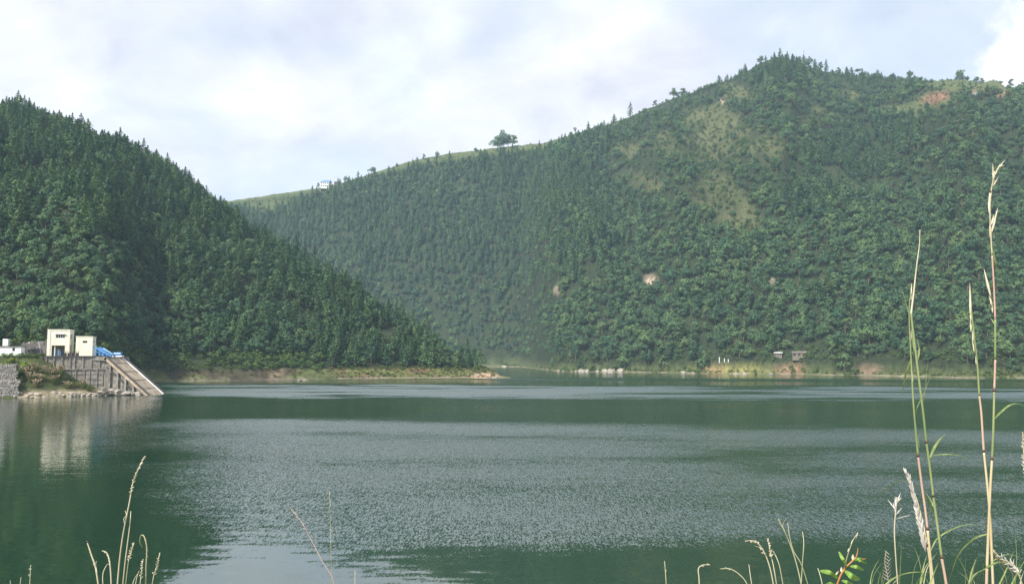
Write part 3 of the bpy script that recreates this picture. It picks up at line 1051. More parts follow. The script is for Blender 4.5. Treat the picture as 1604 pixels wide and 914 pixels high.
singles, mass = split_single(pine_pts, 'pine', 240, 40)
for p in singles:
    place_tree('pine', PINES, 'pine_tree', 'pine tree', p, label_for('pine', p), LABELS[('pine', p[5])][1])
forest('pine_forest', [p for p in mass if p[5] not in ('far', 'slope')], PINES, 'dense dark pine wood covering the left hill')
forest('chir_pine_forest', [p for p in mass if p[5] in ('far', 'slope')], CHIRS, 'open light green pine wood on the far hill')
singles, mass = split_single(broad_pts, 'broad', 270, 6)
for p in singles:
    place_tree('broad', BROADS, 'broadleaf_tree', 'tree', p, label_for('broad', p), LABELS[('broad', p[5])][1])
forest('broadleaf_forest', mass, BROADS, 'dense leafy wood covering the hillsides above the lake')
singles, mass = split_single(shrub_pts, 'shrub', 260, 0)
for p in singles:
    place_tree('shrub', SHRUBS, 'shrub', 'shrub', p, label_for('shrub', p), LABELS[('shrub', p[5])][1])
forest('scrub_cover', mass, SHRUBS, 'low green scrub on banks and open slopes')

# single trees one can tell apart on the far skyline: px, py of the base, height in px, kind, variant, squeeze, label
SKY = [
    (779, 230, 20, 'b', 2, 'bushy dark tree at the left of the clump on the bare ridge'), (789, 230, 27, 'b', 1, 'tallest dark tree of the clump on the bare ridge'),
    (803, 230, 20, 'b', 0, 'dark tree at the right of the clump on the bare ridge'), (796, 231, 21, 'b', 4, 'dark tree in the middle of the clump on the bare ridge'),
    (584, 272, 12, 'b', 2, 'lone round tree on the ridge right of the blue-roofed house'), (541, 285, 9, 'b', 1, 'dark bush beside the rust-roofed shed on the ridge'),
    (499, 294, 7, 'b', 0, 'small round tree just left of the blue-roofed house'), (622, 258, 6, 'b', 4, 'small bush at the lower terrace edge of the bare ridge'),
    (664, 248, 9, 'b', 3, 'little thin tree standing alone on the terraced ridge'), (685, 243, 9, 'b', 4, 'small upright tree on the terraced ridge left of the clump'),
    (745, 234, 8, 'b', 2, 'low bush on the terraced ridge just left of the clump'), (901, 209, 12, 'r', 0, 'sparse bare-looking tree on the ridge where the summit slope starts'),
    (942, 198, 9, 'p', 4, 'small conifer low on the left shoulder of the summit'), (962, 191, 16, 'p', 0, 'slim conifer on the left shoulder of the summit'),
    (987, 180, 22, 'p', 3, 'tall dark conifer alone on the left shoulder of the summit'), (1027, 160, 12, 'b', 3, 'round tree on the steep left shoulder of the summit'),
    (1055, 151, 18, 'b', 1, 'large leafy tree on the left shoulder of the summit'), (1069, 147, 15, 'b', 0, 'second large leafy tree on the left shoulder, nearer the summit'),
    (1127, 127, 13, 'p', 2, 'conifer on the skyline below the bare summit knoll'), (1139, 123, 12, 'p', 1, 'stout conifer on the skyline left of the summit knoll'),
    (1158, 114, 10, 'p', 4, 'small slim conifer left of the summit knoll'), (1167, 111, 17, 'p', 3, 'slender tall conifer just left of the summit knoll'),
    (1192, 93, 11, 'b', 2, 'round tree on the left edge of the summit knoll'), (1217, 91, 5, 'b', 4, 'tiny bush on top of the summit knoll'),
    (1243, 96, 12, 'p', 2, 'conifer at the left end of the summit tree row'), (1251, 96, 14, 'p', 4, 'second conifer of the summit tree row'), (1259, 98, 20, 'p', 1, 'tallest conifer of the summit tree row'),
    (1267, 100, 15, 'b', 1, 'leafy tree in the middle of the summit tree row'), (1277, 104, 16, 'p', 0, 'stout conifer in the summit tree row'), (1285, 107, 12, 'b', 3, 'round tree near the end of the summit tree row'),
    (1294, 110, 17, 'p', 3, 'pointed conifer at the right end of the summit tree row'), (1313, 113, 9, 'b', 0, 'low tree just right of the summit tree row'),
    (1326, 117, 14, 'p', 4, 'slim conifer part way down the right summit ridge'), (1334, 118, 12, 'p', 2, 'short conifer part way down the right summit ridge'),
    (1346, 118, 13, 'u', 0, 'small umbrella-shaped tree on the right summit ridge'), (1375, 122, 13, 'p', 5, 'cone-shaped tree alone on the right summit ridge'),
    (1398, 125, 9, 'b', 2, 'broad bush on the right summit ridge'), (1411, 127, 7, 'b', 1, 'low bush right of the broad bush on the ridge'),
    (1427, 128, 15, 'u', 1, 'flat-topped tree on a thin bare trunk, alone on the skyline'), (1438, 131, 7, 'b', 0, 'tiny bush next to the flat-topped skyline tree'),
    (1500, 128, 9, 'b', 3, 'small tree at the left of the clump by the hilltop house'), (1516, 128, 8, 'b', 1, 'small tree in the middle of the clump by the hilltop house'),
    (1530, 131, 9, 'b', 2, 'small tree at the right of the clump by the hilltop house'), (1508, 150, 20, 'b', 0, 'dark round tree below the hilltop house'),
    (1566, 138, 9, 'u', 0, 'little umbrella-shaped tree on the bare hilltop right of the house'), (1585, 141, 12, 'b', 3, 'dark upright tree on the hilltop near the frame edge'),
    (1597, 143, 8, 'b', 4, 'low tree at the hilltop end near the frame edge'),
]
rusty = broad_meshes(41, 10.0, 3.6, 'rust', 9, 0.3, 0.4)
umb = [broad_meshes(42, 10.0, 4.0, 'broad', 8, 0.62, 0.5), broad_meshes(43, 10.0, 4.4, 'broad', 9, 0.66, 0.5)]
for (qx, qy, h, kd, vr, lab) in SKY:
    th = theta_of(qx, qy)
    rc = float(np.interp(th, FAR_CREST[0], FAR_CREST[1]))
    rr = rc - 3
    # stand it on the ground where the ray to its foot meets the hill, else on the crest
    for cand in np.linspace(rc - 90, rc, 60):
        zz = float(far_z(np.array([th]), np.array([cand]))[0][0])
        if project(np.array([cand * math.sin(th)]), np.array([cand * math.cos(th)]), np.array([zz]))[1][0] <= qy:
            rr = cand
            break
    zz = float(far_z(np.array([th]), np.array([rr]))[0][0])
    meshes = {'p': PINES, 'b': BROADS, 'r': [rusty], 'u': umb}[kd]
    H = max(v.co.z for v in meshes[vr][0].vertices)
    sc = h / F * rr / H
    p = (rr * math.sin(th), rr * math.cos(th), zz - 0.3, sc, vr)
    place_tree('t', meshes, {'p': 'pine_tree', 'b': 'broadleaf_tree', 'r': 'bare_tree', 'u': 'umbrella_tree'}[kd], 'tree', p, lab, 'trees along the far skyline')

# rusty-brown crowns scattered in the conifer wood (a few that stand out)
for k, (qx, qy) in enumerate([(735, 448), (752, 440), (700, 420), (690, 455), (760, 470), (1395, 300), (640, 408)]):
    th = theta_of(qx, qy)
    for cand in np.linspace(600, 1400, 400):
        zz = float(far_z(np.array([th]), np.array([cand]))[0][0])
        if project(np.array([cand * math.sin(th)]), np.array([cand * math.cos(th)]), np.array([zz + 6]))[1][0] <= qy:
            break
    where = ['above the landslip scar', 'beside the landslip scar', 'in the conifer wood', 'in the lower conifer wood', 'low above the dark cove', 'high on the right slope', 'near the foot of the conifer wood'][k]
    place_tree('t', [rusty], 'rusty_tree', 'tree', (cand * math.sin(th), cand * math.cos(th), zz, 1.25, 0), 'rusty brown tree ' + where + ' on the far hill', 'rusty brown trees on the far hill')

# grass on the banks
tufts = [(tuft_mesh(51, 0.9, 26, 0.9), tuft_mesh(54, 0.5, 10, 0.6)), (tuft_mesh(52, 1.2, 24, 1.0), tuft_mesh(55, 0.5, 10, 0.6)), (tuft_mesh(53, 0.7, 28, 1.1), tuft_mesh(56, 0.4, 10, 0.6))]
gp = []
T, R, X, Y, Z, t, px, py = sample(left_z, theta_of(180), theta_of(775), 400, 520, 1.5, r_)
r0 = np.interp(T, *LEFT_SHORE)
keep = (R > r0 + 2.0) & (R < r0 + 16) & (Z > 0.7) & (r_.random(len(X)) < np.where(px > 515, 0.8, np.where(fbm(X / 9, Y / 9, 2) > 0.55, 0.35, 0.05)))
gp += [(X[j], Y[j], Z[j], r_.uniform(0.6, 1.4), r_.integers(0, 3)) for j in np.nonzero(keep)[0]]
T, R, X, Y, Z, t, px, py = sample(far_z, theta_of(790), theta_of(1700), 480, 1100, 2.0, r_)
r0 = np.interp(T, *FAR_SHORE)
keep = (Z > 0.9) & (Z < 8) & (R < r0 + 40) & (r_.random(len(X)) < 0.6)
gp += [(X[j], Y[j], Z[j], r_.uniform(0.8, 1.8), r_.integers(0, 3)) for j in np.nonzero(keep)[0]]
forest('bank_grass', gp, tufts, 'rough yellow-green grass on the lake banks')


# ------------------------------------------------------------------ the dam terrace on the left
RZ = math.radians(18)
U = Vector((math.cos(RZ), math.sin(RZ), 0))
NV = Vector((math.sin(RZ), -math.cos(RZ), 0))          # outwards, towards the lake
W0 = Vector((at(72, 557, 256).x, 256, 0))
TOP = 12.45


def loc(s_, w_, z_=0.0):
    return W0 + U * s_ + NV * w_ + Vector((0, 0, z_))


def bank_z(s_, w_):
    wd = np.interp(s_, [-40, -6, 0, 8, 15, 18], [13, 12, 11.5, 8.5, 5.0, 3.5])
    tp = np.interp(s_, [-40, -3, 0, 4, 8, 14, 18], [12.2, 12.2, 11.2, 9.0, 6.2, 3.0, 2.0])
    q = 1 - w_ / wd
    z = np.where(q > 0, tp * np.sign(q) * np.abs(q) ** 1.15, q * 9)
    return z + (fbm(s_ / 2.2 + 9, w_ / 2.2 + 9, 3) - 0.5) * 1.1 * np.clip(w_ / 1.5, 0, 1)


ss, ww = np.meshgrid(np.linspace(-130, 18, 190), np.linspace(-0.4, 16, 44))
zz = bank_z(ss, ww)
V = np.stack([W0.x + U.x * ss + NV.x * ww, W0.y + U.y * ss + NV.y * ww, zz], -1).reshape(-1, 3)
nx = ss.shape[1]
i = np.arange(ss.shape[0] - 1)[:, None] * nx + np.arange(nx - 1)[None, :]
me = np_mesh('terrace_bank', V, np.stack([i + nx, i + nx + 1, i + 1, i], -1).reshape(-1, 4), [M['ground']], True)
fz = zz.ravel()
fs = ss.ravel()
cc = np.tile(np.array([0.055, 0.066, 0.028]), (len(V), 1))
mk = (np.clip((2.6 - fz) / 1.2, 0, 1) * np.clip((fs + 6) / 3, 0, 1))[:, None]
cc = cc * (1 - mk) + np.array([0.25, 0.21, 0.15]) * mk
att = me.color_attributes.new('ground', 'FLOAT_COLOR', 'POINT')
att.data.foreach_set('color', np.concatenate([cc, np.ones((len(cc), 1))], 1).astype(np.float32).ravel())
tag(link('terrace_bank', me), kind='structure')

m = MB()
m.box(-135, 16.6, -58, -0.3, 5, 12.3)
o = m.build('terrace_ground', worn('terrace_gravel', (0.2, 0.19, 0.16), (0.28, 0.26, 0.22), 1.0))
o.location = W0
o.rotation_euler = (0, 0, RZ)
for v in o.data.vertices:
    v.co.y = -v.co.y
o.data.flip_normals()
tag(o, kind='structure')


def frame_at(name, s_, w_, z_, label, cat, rz=RZ):
    return empty(name, loc(s_, w_, z_), rz, label, cat)


# retaining wall: local x along the wall, -y towards the lake
rw = frame_at('retaining_wall', 0, 0, 0, 'tall stained grey concrete retaining wall with pilasters under the cream buildings', 'wall')
m = MB()
m.box(0, 17, 0.0, 0.6, 8.5, 12.3)
m.build('upper_wall', M['concrete'], rw)
m = MB()
m.box(0, 17, -0.35, 0.4, -1, 8.2)
m.build('lower_wall', M['concrete'], rw)
m = MB()
m.box(-0.2, 17.3, -0.75, 0.6, 8.2, 8.5)
m.build('ledge', M['concrete'], rw)
m = MB()
m.box(-0.3, 17.4, -0.55, 0.7, 12.3, 12.62)
m.build('coping', M['dark_metal'], rw)
for k, sx in enumerate([0.15, 2.3, 4.6, 6.9, 8.2, 10.6, 13.0, 15.4, 16.7]):
    m = MB()
    m.box(sx - 0.2, sx + 0.2, -0.32, 0.0, 8.5, 12.3)
    m.build('pilaster', M['concrete'], rw)
for k, sx in enumerate([5.2, 8.8, 11.2, 12.7, 14.9, 16.6]):
    m = MB()
    m.box(sx - 0.16, sx + 0.16, -0.6, -0.35, 1, 8.2)
    m.build('rib', M['concrete'], rw)
for z0 in (3.3, 4.9, 6.6):
    m = MB()
    m.box(8.0, 17.0, -0.42, -0.35, z0, z0 + 0.12)
    m.build('joint_band', M['dark_metal'], rw)


def holed_wall(m, x0, x1, z0, z1, y0, y1, holes):
    """a wall slab in the xz plane with real openings (x0,x1,z0,z1)"""
    xs = sorted({x0, x1, *[h[0] for h in holes], *[h[1] for h in holes]})
    zs = sorted({z0, z1, *[h[2] for h in holes], *[h[3] for h in holes]})
    for a0, a1 in zip(xs, xs[1:]):
        for c0, c1 in zip(zs, zs[1:]):
            cxm, czm = (a0 + a1) / 2, (c0 + c1) / 2
            if not any(h[0] < cxm < h[1] and h[2] < czm < h[3] for h in holes):
                m.box(a0, a1, y0, y1, c0, c1)


def turned(m, dx=0.0, dy=0.0):
    """turn a slab drawn in the xz plane to face +x"""
    m.v = [(dx - q[1], dy + q[0], q[2]) for q in m.v]
    return m


# two-storey cream gate tower
TW, TD, TH = 6.33, 7.0, 8.95
tp0 = Vector((at(73.5, 557, 262).x, 262, TOP - 0.15))
tw = empty('gate_tower', tp0, RZ, 'two-storey flat-roofed cream tower with a tall open bay, above the retaining wall', 'building')
m = MB()
fr_holes = [(2.25, 5.0, 6.05, 7.35), (1.25, 5.1, 0.0, 3.75)]
holed_wall(m, 0, TW, 0, TH - 0.3, 0, 0.3, fr_holes)
m.box(0, 0.3, 0.3, TD, 0, TH - 0.3)
m.box(0.3, TW, TD - 0.3, TD, 0, TH - 0.3)
sd = MB()
holed_wall(sd, 0.3, TD - 0.3, 0, TH - 0.3, 0, 0.3, [(1.4, 4.6, 5.9, 7.4), (1.4, 4.6, 1.3, 3.9)])
turned(sd, TW, 0)
m.add(sd.v, sd.f)
m.box(0.3, TW - 0.3, 0.3, TD - 0.3, 4.3, 4.5)
m.build('wall', M['cream'], tw)
m = MB()
m.box(-0.15, TW + 0.15, -0.15, TD + 0.15, TH - 0.3, TH)
m.build('roof', M['cream'], tw)
m = MB()
m.box(-0.10, 0.75, -0.12, 0.0, 0, TH - 0.3)
m.build('corner_strip', M['cream'], tw)
m = MB()
m.box(2.0, 5.2, -0.45, 0.0, 7.4, 7.55)
m.build('window_hood', M['cream'], tw)
wf = MB()
for xx in (2.25, 2.92, 3.6, 4.28, 4.9):
    wf.box(xx, xx + 0.1, 0.05, 0.15, 6.05, 7.35)
wf.box(2.35, 4.9, 0.05, 0.15, 6.05, 6.15)
wf = wf.build('window', M['white'], tw)
for xx in (2.35, 3.02, 3.70, 4.38):
    m = MB()
    m.box(xx, xx + 0.57, 0.16, 0.2, 6.15, 7.35)
    m.build('pane', M['glass'], wf)
for z0, z1 in ((5.9, 7.4), (1.3, 3.9)):
    sw = MB()
    for yy in (1.4, 2.95, 4.5):
        sw.box(TW - 0.2, TW - 0.1, yy, yy + 0.1, z0, z1)
    sw = sw.build('window', M['white'], tw)
    for yy in (1.5, 3.05):
        m = MB()
        m.box(TW - 0.26, TW - 0.22, yy, yy + 1.45, z0, z1)
        m.build('pane', M['glass'], sw)
m = MB()
m.box(1.95, 2.2, 0.4, 0.65, 0, 3.75)
m.build('bay_post', M['cream'], tw)
for k in range(5):
    m = MB()
    m.box(1.3 + k * 0.5, 1.72 + k * 0.5, 1.2, 1.3, 0, 2.3 + 0.2 * (k % 2))
    m.build('gate_panel', M['blue'] if k % 2 == 0 else M['grey_roof'], tw)
m = MB()
m.tube([(0.1, 1, TH), (0.1, 1, TH + 3.0)], 0.05, 5)
m.build('aerial', M['dark_metal'], tw)

# small cream building
sp0 = Vector((at(118, 557, 263).x, 263, TOP - 0.15))
HW, HD, HH = 4.9, 6.0, 6.75
sh = empty('gate_house', sp0, RZ, 'smaller cream box-shaped building with one little window, right of the tower', 'building')
m = MB()
holed_wall(m, 0, HW, 0, HH - 0.25, 0, 0.3, [(2.0, 3.35, 4.55, 5.25)])
m.box(0, 0.3, 0.3, HD, 0, HH - 0.25)
m.box(0.3, HW, HD - 0.3, HD, 0, HH - 0.25)
sd = MB()
holed_wall(sd, 0.3, HD - 0.3, 0, HH - 0.25, 0, 0.3, [(1.5, 4.0, 4.5, 5.3), (1.8, 3.4, 2.4, 3.8)])
turned(sd, HW, 0)
m.add(sd.v, sd.f)
m.build('wall', M['cream'], sh)
m = MB()
m.box(-0.12, HW + 0.12, -0.12, HD + 0.12, HH - 0.25, HH)
m.build('roof', M['cream'], sh)
wn = MB()
wn.box(2.0, 3.35, 0.08, 0.16, 4.55, 4.63)
wn.box(2.64, 2.71, 0.08, 0.16, 4.63, 5.25)
wn = wn.build('window', M['dark_metal'], sh)
for xx in (2.0, 2.71):
    m = MB()
    m.box(xx, xx + 0.64, 0.18, 0.22, 4.63, 5.25)
    m.build('pane', M['glass'], wn)
for (y0, y1, z0, z1) in ((1.5, 4.0, 4.5, 5.3), (1.8, 3.4, 2.4, 3.8)):
    wn = MB()
    wn.box(HW - 0.2, HW - 0.12, y0, y1, z0, z0 + 0.1)
    wn = wn.build('window', M['white'], sh)
    m = MB()
    m.box(HW - 0.26, HW - 0.22, y0, y1, z0 + 0.1, z1)
    m.build('pane', M['glass'], wn)

# low white house at the frame edge
lp0 = Vector((at(-24, 555, 266).x, 266, TOP - 0.15))
lh = empty('low_house', lp0, RZ, 'low white house with pale green base and flat dark roof at the frame edge', 'building')
LW = 10.4
m = MB()
holed_wall(m, 0, LW, 1.25, 3.4, 0, 0.3, [(7.9, 8.7, 1.9, 3.1)])
m.box(0, LW, 0.3, 5, 1.25, 3.4)
m.build('wall', M['white'], lh)
m = MB()
m.box(-0.05, LW + 0.05, -0.06, 5.05, 0, 1.25)
m.build('base_course', M['pale_green'], lh)
m = MB()
m.box(-0.3, LW + 0.2, -0.35, 5.2, 3.4, 3.62)
m.build('roof', M['dark_metal'], lh)
m = MB()
m.box(7.9, 8.7, 0.2, 0.28, 1.9, 3.1)
m.build('window', M['glass'], lh)
m = MB()
m.box(4.6, 6.1, 1.5, 3.5, 3.62, 6.0)
m.build('roof_tank', M['white'], lh)

# dark ribbed slope wall behind
dw0 = Vector((at(30, 555, 276).x, 276, TOP - 0.2))
dw = empty('slope_wall', dw0, RZ, 'dark sprayed-concrete slope wall with slanting ribs left of the cream tower', 'wall')
m = MB()
m.add([(0, 0, 0), (11, 0, 0), (11, 3.2, 6.0), (0, 3.6, 5.0), (0, 5, 0), (11, 5, 0)], [(0, 1, 2, 3), (0, 3, 4), (1, 5, 2), (3, 2, 5, 4), (0, 4, 5, 1)])
m.build('slope_face', M['dark_stone'], dw)
for k in range(7):
    x0 = 0.6 + k * 1.5
    m = MB()
    m.bar((x0 + 1.6, -0.1, 0.1), (x0 - 0.1, 3.3, 5.2 + 0.08 * k), 0.35, 0.4)
    m.build('rib', M['rubble'] if k % 2 else M['dark_stone'], dw)
m = MB()
m.add([(0.4, -2.2, 3.4), (5.2, -2.2, 3.4), (5.0, 0.6, 4.6), (0.6, 0.6, 4.6), (0.4, -2.2, 3.25), (5.2, -2.2, 3.25), (5.0, 0.6, 4.4), (0.6, 0.6, 4.4)],
      [(0, 1, 2, 3), (7, 6, 5, 4), (0, 4, 5, 1), (1, 5, 6, 2), (2, 6, 7, 3), (3, 7, 4, 0)])
m.build('canopy', M['dark_metal'], dw)

# railing in front of the tower
rl = frame_at('terrace_railing', 4.6, -1.2, 12.3, 'dark metal railing at the wall top between the tower and small house', 'railing')
for k in range(8):
    m = MB()
    m.box(k * 0.62, k * 0.62 + 0.09, 0, 0.09, 0, 1.75)
    m.build('post', M['dark_metal'], rl)
for z0 in (0.55, 1.1, 1.66):
    m = MB()
    m.box(-0.1, 4.6, 0.1, 0.16, z0, z0 + 0.13)
    m.build('rail', M['dark_metal'], rl)
for k in range(4):
    m = MB()
    m.box(0.1 + k * 1.16, 1.0 + k * 1.16, 0.18, 0.22, 0.25, 1.3)
    m.build('infill_panel', M['dark_metal'], rl)

# sloping intake ramp running down into the lake (axis along +x), near edge towards the camera
RY0, RY1 = 260.0, 272.0
RXT, RXB = at(165, 560, RY0).x, at(233, 616, RY0).x
RZT = 12.2


def ramp_pt(f, y, up=0.0):
    return Vector((RXT + (RXB - RXT) * f, y, RZT * (1 - f) - 0.15 * f + up))


rp = empty('intake_ramp', (RXT, RY0, 0), 0, 'steep tan concrete intake ramp sloping down into the lake', 'ramp')
R0 = Vector((RXT, RY0, 0))
m = MB()
A, B_, C_, D_ = ramp_pt(-0.0, RY0), ramp_pt(1.12, RY0), ramp_pt(1.12, RY1), ramp_pt(0, RY1)
dn = Vector((-0.5, 0, -0.6))
m.add([q - R0 for q in (A, B_, C_, D_, A + dn, B_ + dn, C_ + dn, D_ + dn)], [(0, 1, 2, 3), (7, 6, 5, 4), (0, 4, 5, 1), (2, 6, 7, 3), (1, 5, 6, 2), (3, 7, 4, 0)])
m.build('slab', M['ramp'], rp)
m = MB()
m.box(-7, 0.35, -0.0, 12.0, 11.2, RZT + 0.12)
m.build('head_deck', M['concrete'], rp)
for f0 in (0.16, 0.38, 0.60, 0.82):
    m = MB()
    m.bar(ramp_pt(f0, RY0 + 0.7, 0.02) - R0, ramp_pt(f0, RY1 - 0.7, 0.02) - R0, 0.16, 0.12)
    m.build('slab_joint', M['concrete'], rp)
for (yy, nm) in ((RY0 + 0.25, 'near'), (RY1 - 0.25, 'far')):
    m = MB()
    m.bar(ramp_pt(0.0, yy, 0.35) - R0, ramp_pt(1.1, yy, 0.35) - R0, 0.55, 0.5)
    m.build('edge_rail', M['dark_metal'], rp)
m = MB()
m.bar(ramp_pt(0.0, RY1 - 1.1, 0.16) - R0, ramp_pt(1.1, RY1 - 1.1, 0.16) - R0, 0.4, 0.25)
m.build('guide_strip', M['white'], rp)
# recessed side wall, columns and a raking beam under the near edge
m = MB()
yy = RY0 + 0.9
m.add([q - R0 for q in (Vector((RXT - 1.2, yy, -1)), Vector((RXB + 1, yy, -1)), ramp_pt(1.05, yy, -0.6), ramp_pt(0, yy, -0.6), Vector((RXT - 1.2, yy, RZT - 0.8)),
                        Vector((RXT - 1.2, yy + 9, -1)), Vector((RXB + 1, yy + 9, -1)), ramp_pt(1.05, yy + 9, -0.6), ramp_pt(0, yy + 9, -0.6), Vector((RXT - 1.2, yy + 9, RZT - 0.8)))],
      [(0, 1, 2, 3, 4), (9, 8, 7, 6, 5), (0, 4, 9, 5), (1, 6, 7, 2)])
m.build('side_wall', M['concrete'], rp)
for f0 in (0.10, 0.28, 0.46, 0.64, 0.80):
    top = ramp_pt(f0, RY0 + 0.45, -0.55)
    m = MB()
    m.box(top.x - 0.28 - R0.x, top.x + 0.28 - R0.x, 0.2, 0.9, -1, top.z)
    m.build('column', M['concrete'], rp)
m = MB()
m.bar(ramp_pt(0.02, RY0 + 0.5, -3.0) - R0, ramp_pt(0.72, RY0 + 0.5, -3.0) - R0, 0.45, 0.45)
m.build('raking_beam', M['dark_metal'], rp)

# blue hoist frame at the ramp head
hb = at(150, 557, 262.5)
hf = empty('hoist_frame', (hb.x, 262.5, RZT + 0.12), 0, 'bright blue steel hoist frame sloping down at the ramp head', 'hoist')


def hp(px, py, y=0.0):
    q = at(px, py, 262.5)
    return Vector((q.x - hb.x, y, q.z - RZT - 0.12))


for yo in (0.0, 2.6):
    for (px0, py0) in ((150.5, 544.5), (156, 547.5), (162, 551.5)):
        m = MB()
        q = hp(px0, py0, yo)
        m.bar((q.x, yo, 0), q, 0.3)
        m.build('post', M['blue'], hf)
    m = MB()
    m.bar(hp(149, 543.5, yo), hp(174.5, 557.5, yo), 0.4, 0.55)
    m.build('sloping_beam', M['blue'], hf)
    m = MB()
    m.bar(hp(150.5, 550, yo), hp(162, 557, yo), 0.22)
    m.build('brace', M['blue'], hf)
m = MB()
m.bar(hp(158.5, 544.8, 1.3), hp(173.5, 554.5, 1.3), 0.7, 0.25)
m.build('hoist_cover', worn('pale_blue_paint', (0.22, 0.42, 0.66), (0.3, 0.5, 0.72), 1.0, 0.45, 0.02), hf)
m = MB()
m.box(1.0, 2.3, 0.4, 1.9, 0.0, 1.0)
m.build('winch_housing', M['blue'], hf)

bl = at(183, 560, 270)
bt = empty('winch', (bl.x, 270, RZT + 0.12), 0, 'small blue winch on a pale plinth at the far ramp corner', 'winch')
m = MB()
m.box(-1.2, 2.0, -0.9, 0.9, 0.0, 0.45)
m.build('plinth', M['white'], bt)
m = MB()
m.tube([(-1.0, 0, 1.0), (1.4, 0, 1.0)], 0.5, 10)
m.build('drum', M['blue'], bt)
for xx in (-1.1, 1.4):
    m = MB()
    m.box(xx, xx + 0.14, -0.6, 0.6, 0.45, 1.7)
    m.build('side_plate', M['blue'], bt)


# rubble walls at the frame edge: every stone has its own shape, joined because each is only a few pixels
def rubble(name, s0, s1, w_, z0, z1, label, seed):
    rr_ = random.Random(seed)
    e = frame_at(name, s0, w_, 0, label, 'wall')
    L = s1 - s0
    m = MB()
    m.box(0, L, 0.28, 2.6, z0 - 1, z1 - 0.1)
    m.build('core', M['dark_stone'], e)
    m = MB()
    z = z0
    while z < z1:
        h = rr_.uniform(0.28, 0.5)
        x = -rr_.uniform(0, 0.4)
        while x < L:
            w = rr_.uniform(0.35, 0.9)
            p = rr_.uniform(0.0, 0.22)
            c = [(x + rr_.uniform(0.02, 0.1), p, z + rr_.uniform(0.02, 0.08)), (x + w - rr_.uniform(0.02, 0.1), p, z + rr_.uniform(0.02, 0.08)),
                 (x + w - rr_.uniform(0.02, 0.1), p + 0.05, z + h - rr_.uniform(0.02, 0.08)), (x + rr_.uniform(0.02, 0.1), p + 0.05, z + h - rr_.uniform(0.02, 0.08))]
            bk = [(q[0], 0.5, q[2]) for q in c]
            m.add(c + bk, [(0, 1, 2, 3), (0, 4, 5, 1), (1, 5, 6, 2), (2, 6, 7, 3), (3, 7, 4, 0)])
            x += w
        z += h
    o = m.build('stones', M['rubble'], e)
    o['kind'] = 'stuff'


rubble('rubble_wall', -70, -4.8, 11.4, -0.5, 5.0, 'lower tier of grey rubble stone wall at the water, frame edge', 3)
rubble('rubble_wall', -70, -6.2, 8.4, 4.4, 10.0, 'upper tier of grey rubble stone wall below the lime-green weeds', 4)

# ------------------------------------------------------------------ rocks
def rock_mesh(seed, sub=2):
    bm = bmesh.new()
    bmesh.ops.create_icosphere(bm, subdivisions=sub, radius=1.0)
    rr_ = random.Random(seed)
    planes = [(Vector((rr_.gauss(0, 1), rr_.gauss(0, 1), rr_.gauss(0, 1))).normalized(), rr_.uniform(0.5, 0.85)) for _ in range(9)]
    for v in bm.verts:
        for n_, d_ in planes:
            e = v.co.dot(n_) - d_
            if e > 0:
                v.co -= n_ * e * 0.9
        v.co *= 1 + rr_.uniform(-0.05, 0.05)
    me = bpy.data.meshes.new('rock')
    bm.to_mesh(me)
    bm.free()
    me.materials.append(M['rock'])
    return me


ROCKS = [rock_mesh(k) for k in range(6)]


def rock(p, sx, sy, sz, label, group, name='rock'):
    o = link(name, ROCKS[random.randrange(6)])
    o.location = p
    o.scale = (sx, sy, sz)
    o.rotation_euler = (random.uniform(-0.2, 0.2), random.uniform(-0.2, 0.2), random.uniform(0, 6.28))
    return tag(o, label, 'rock', group)


for k in range(46):
    s_ = random.uniform(-5.5, 17.0)
    wd = float(np.interp(s_, [-40, -6, 0, 8, 15, 18], [13, 12, 11.5, 8.5, 5.0, 3.5]))
    w_ = wd - random.uniform(-0.3, 2.0)
    z_ = float(bank_z(np.array(s_), np.array(w_)))
    q = random.uniform(0.3, 0.8) * (1.3 if s_ > 11 else 1)
    where = 'below the retaining wall' if s_ > 8 else 'below the plumed grass' if s_ > 1 else 'beside the rubble wall'
    size = 'large' if q > 0.7 else 'small' if q < 0.42 else 'mid-sized'
    rock(loc(s_, w_, z_ + q * 0.1), q * 1.5, q, q * 0.7, size + ' pale rock at the water edge ' + where, 'rocks along the terrace bank')
for k in range(26):
    f_ = random.uniform(0.0, 0.85)
    x_ = RXT + (RXB - RXT) * f_
    q = random.uniform(0.5, 1.0)
    z_ = 2.6 * (1 - f_) * random.uniform(0.1, 1)
    rock((x_, RY0 - random.uniform(0.2, 2.2), z_), q * 1.7, q * 1.2, q * 0.8, ('large' if q > 0.75 else 'small') + ' pale broken rock heaped under the ramp ' + ('beside the retaining wall' if f_ < 0.4 else 'near its waterline toe'), 'rocks heaped under the ramp')


def far_hit(px, py, lift=0.0):
    """the point of the far hill seen at a pixel"""
    th = theta_of(px, py)
    r0 = float(np.interp(th, *FAR_SHORE)) - 20
    rs = np.linspace(r0, r0 + 1100, 2200)
    z = far_z(np.full(len(rs), th), rs)[0]
    pyy = project(rs * math.sin(th), rs * math.cos(th), z + lift)[1]
    j = int(np.argmax(pyy <= py)) if (pyy <= py).any() else int(np.argmin(pyy)) - 6
    return Vector((rs[j] * math.sin(th), rs[j] * math.cos(th), z[j]))


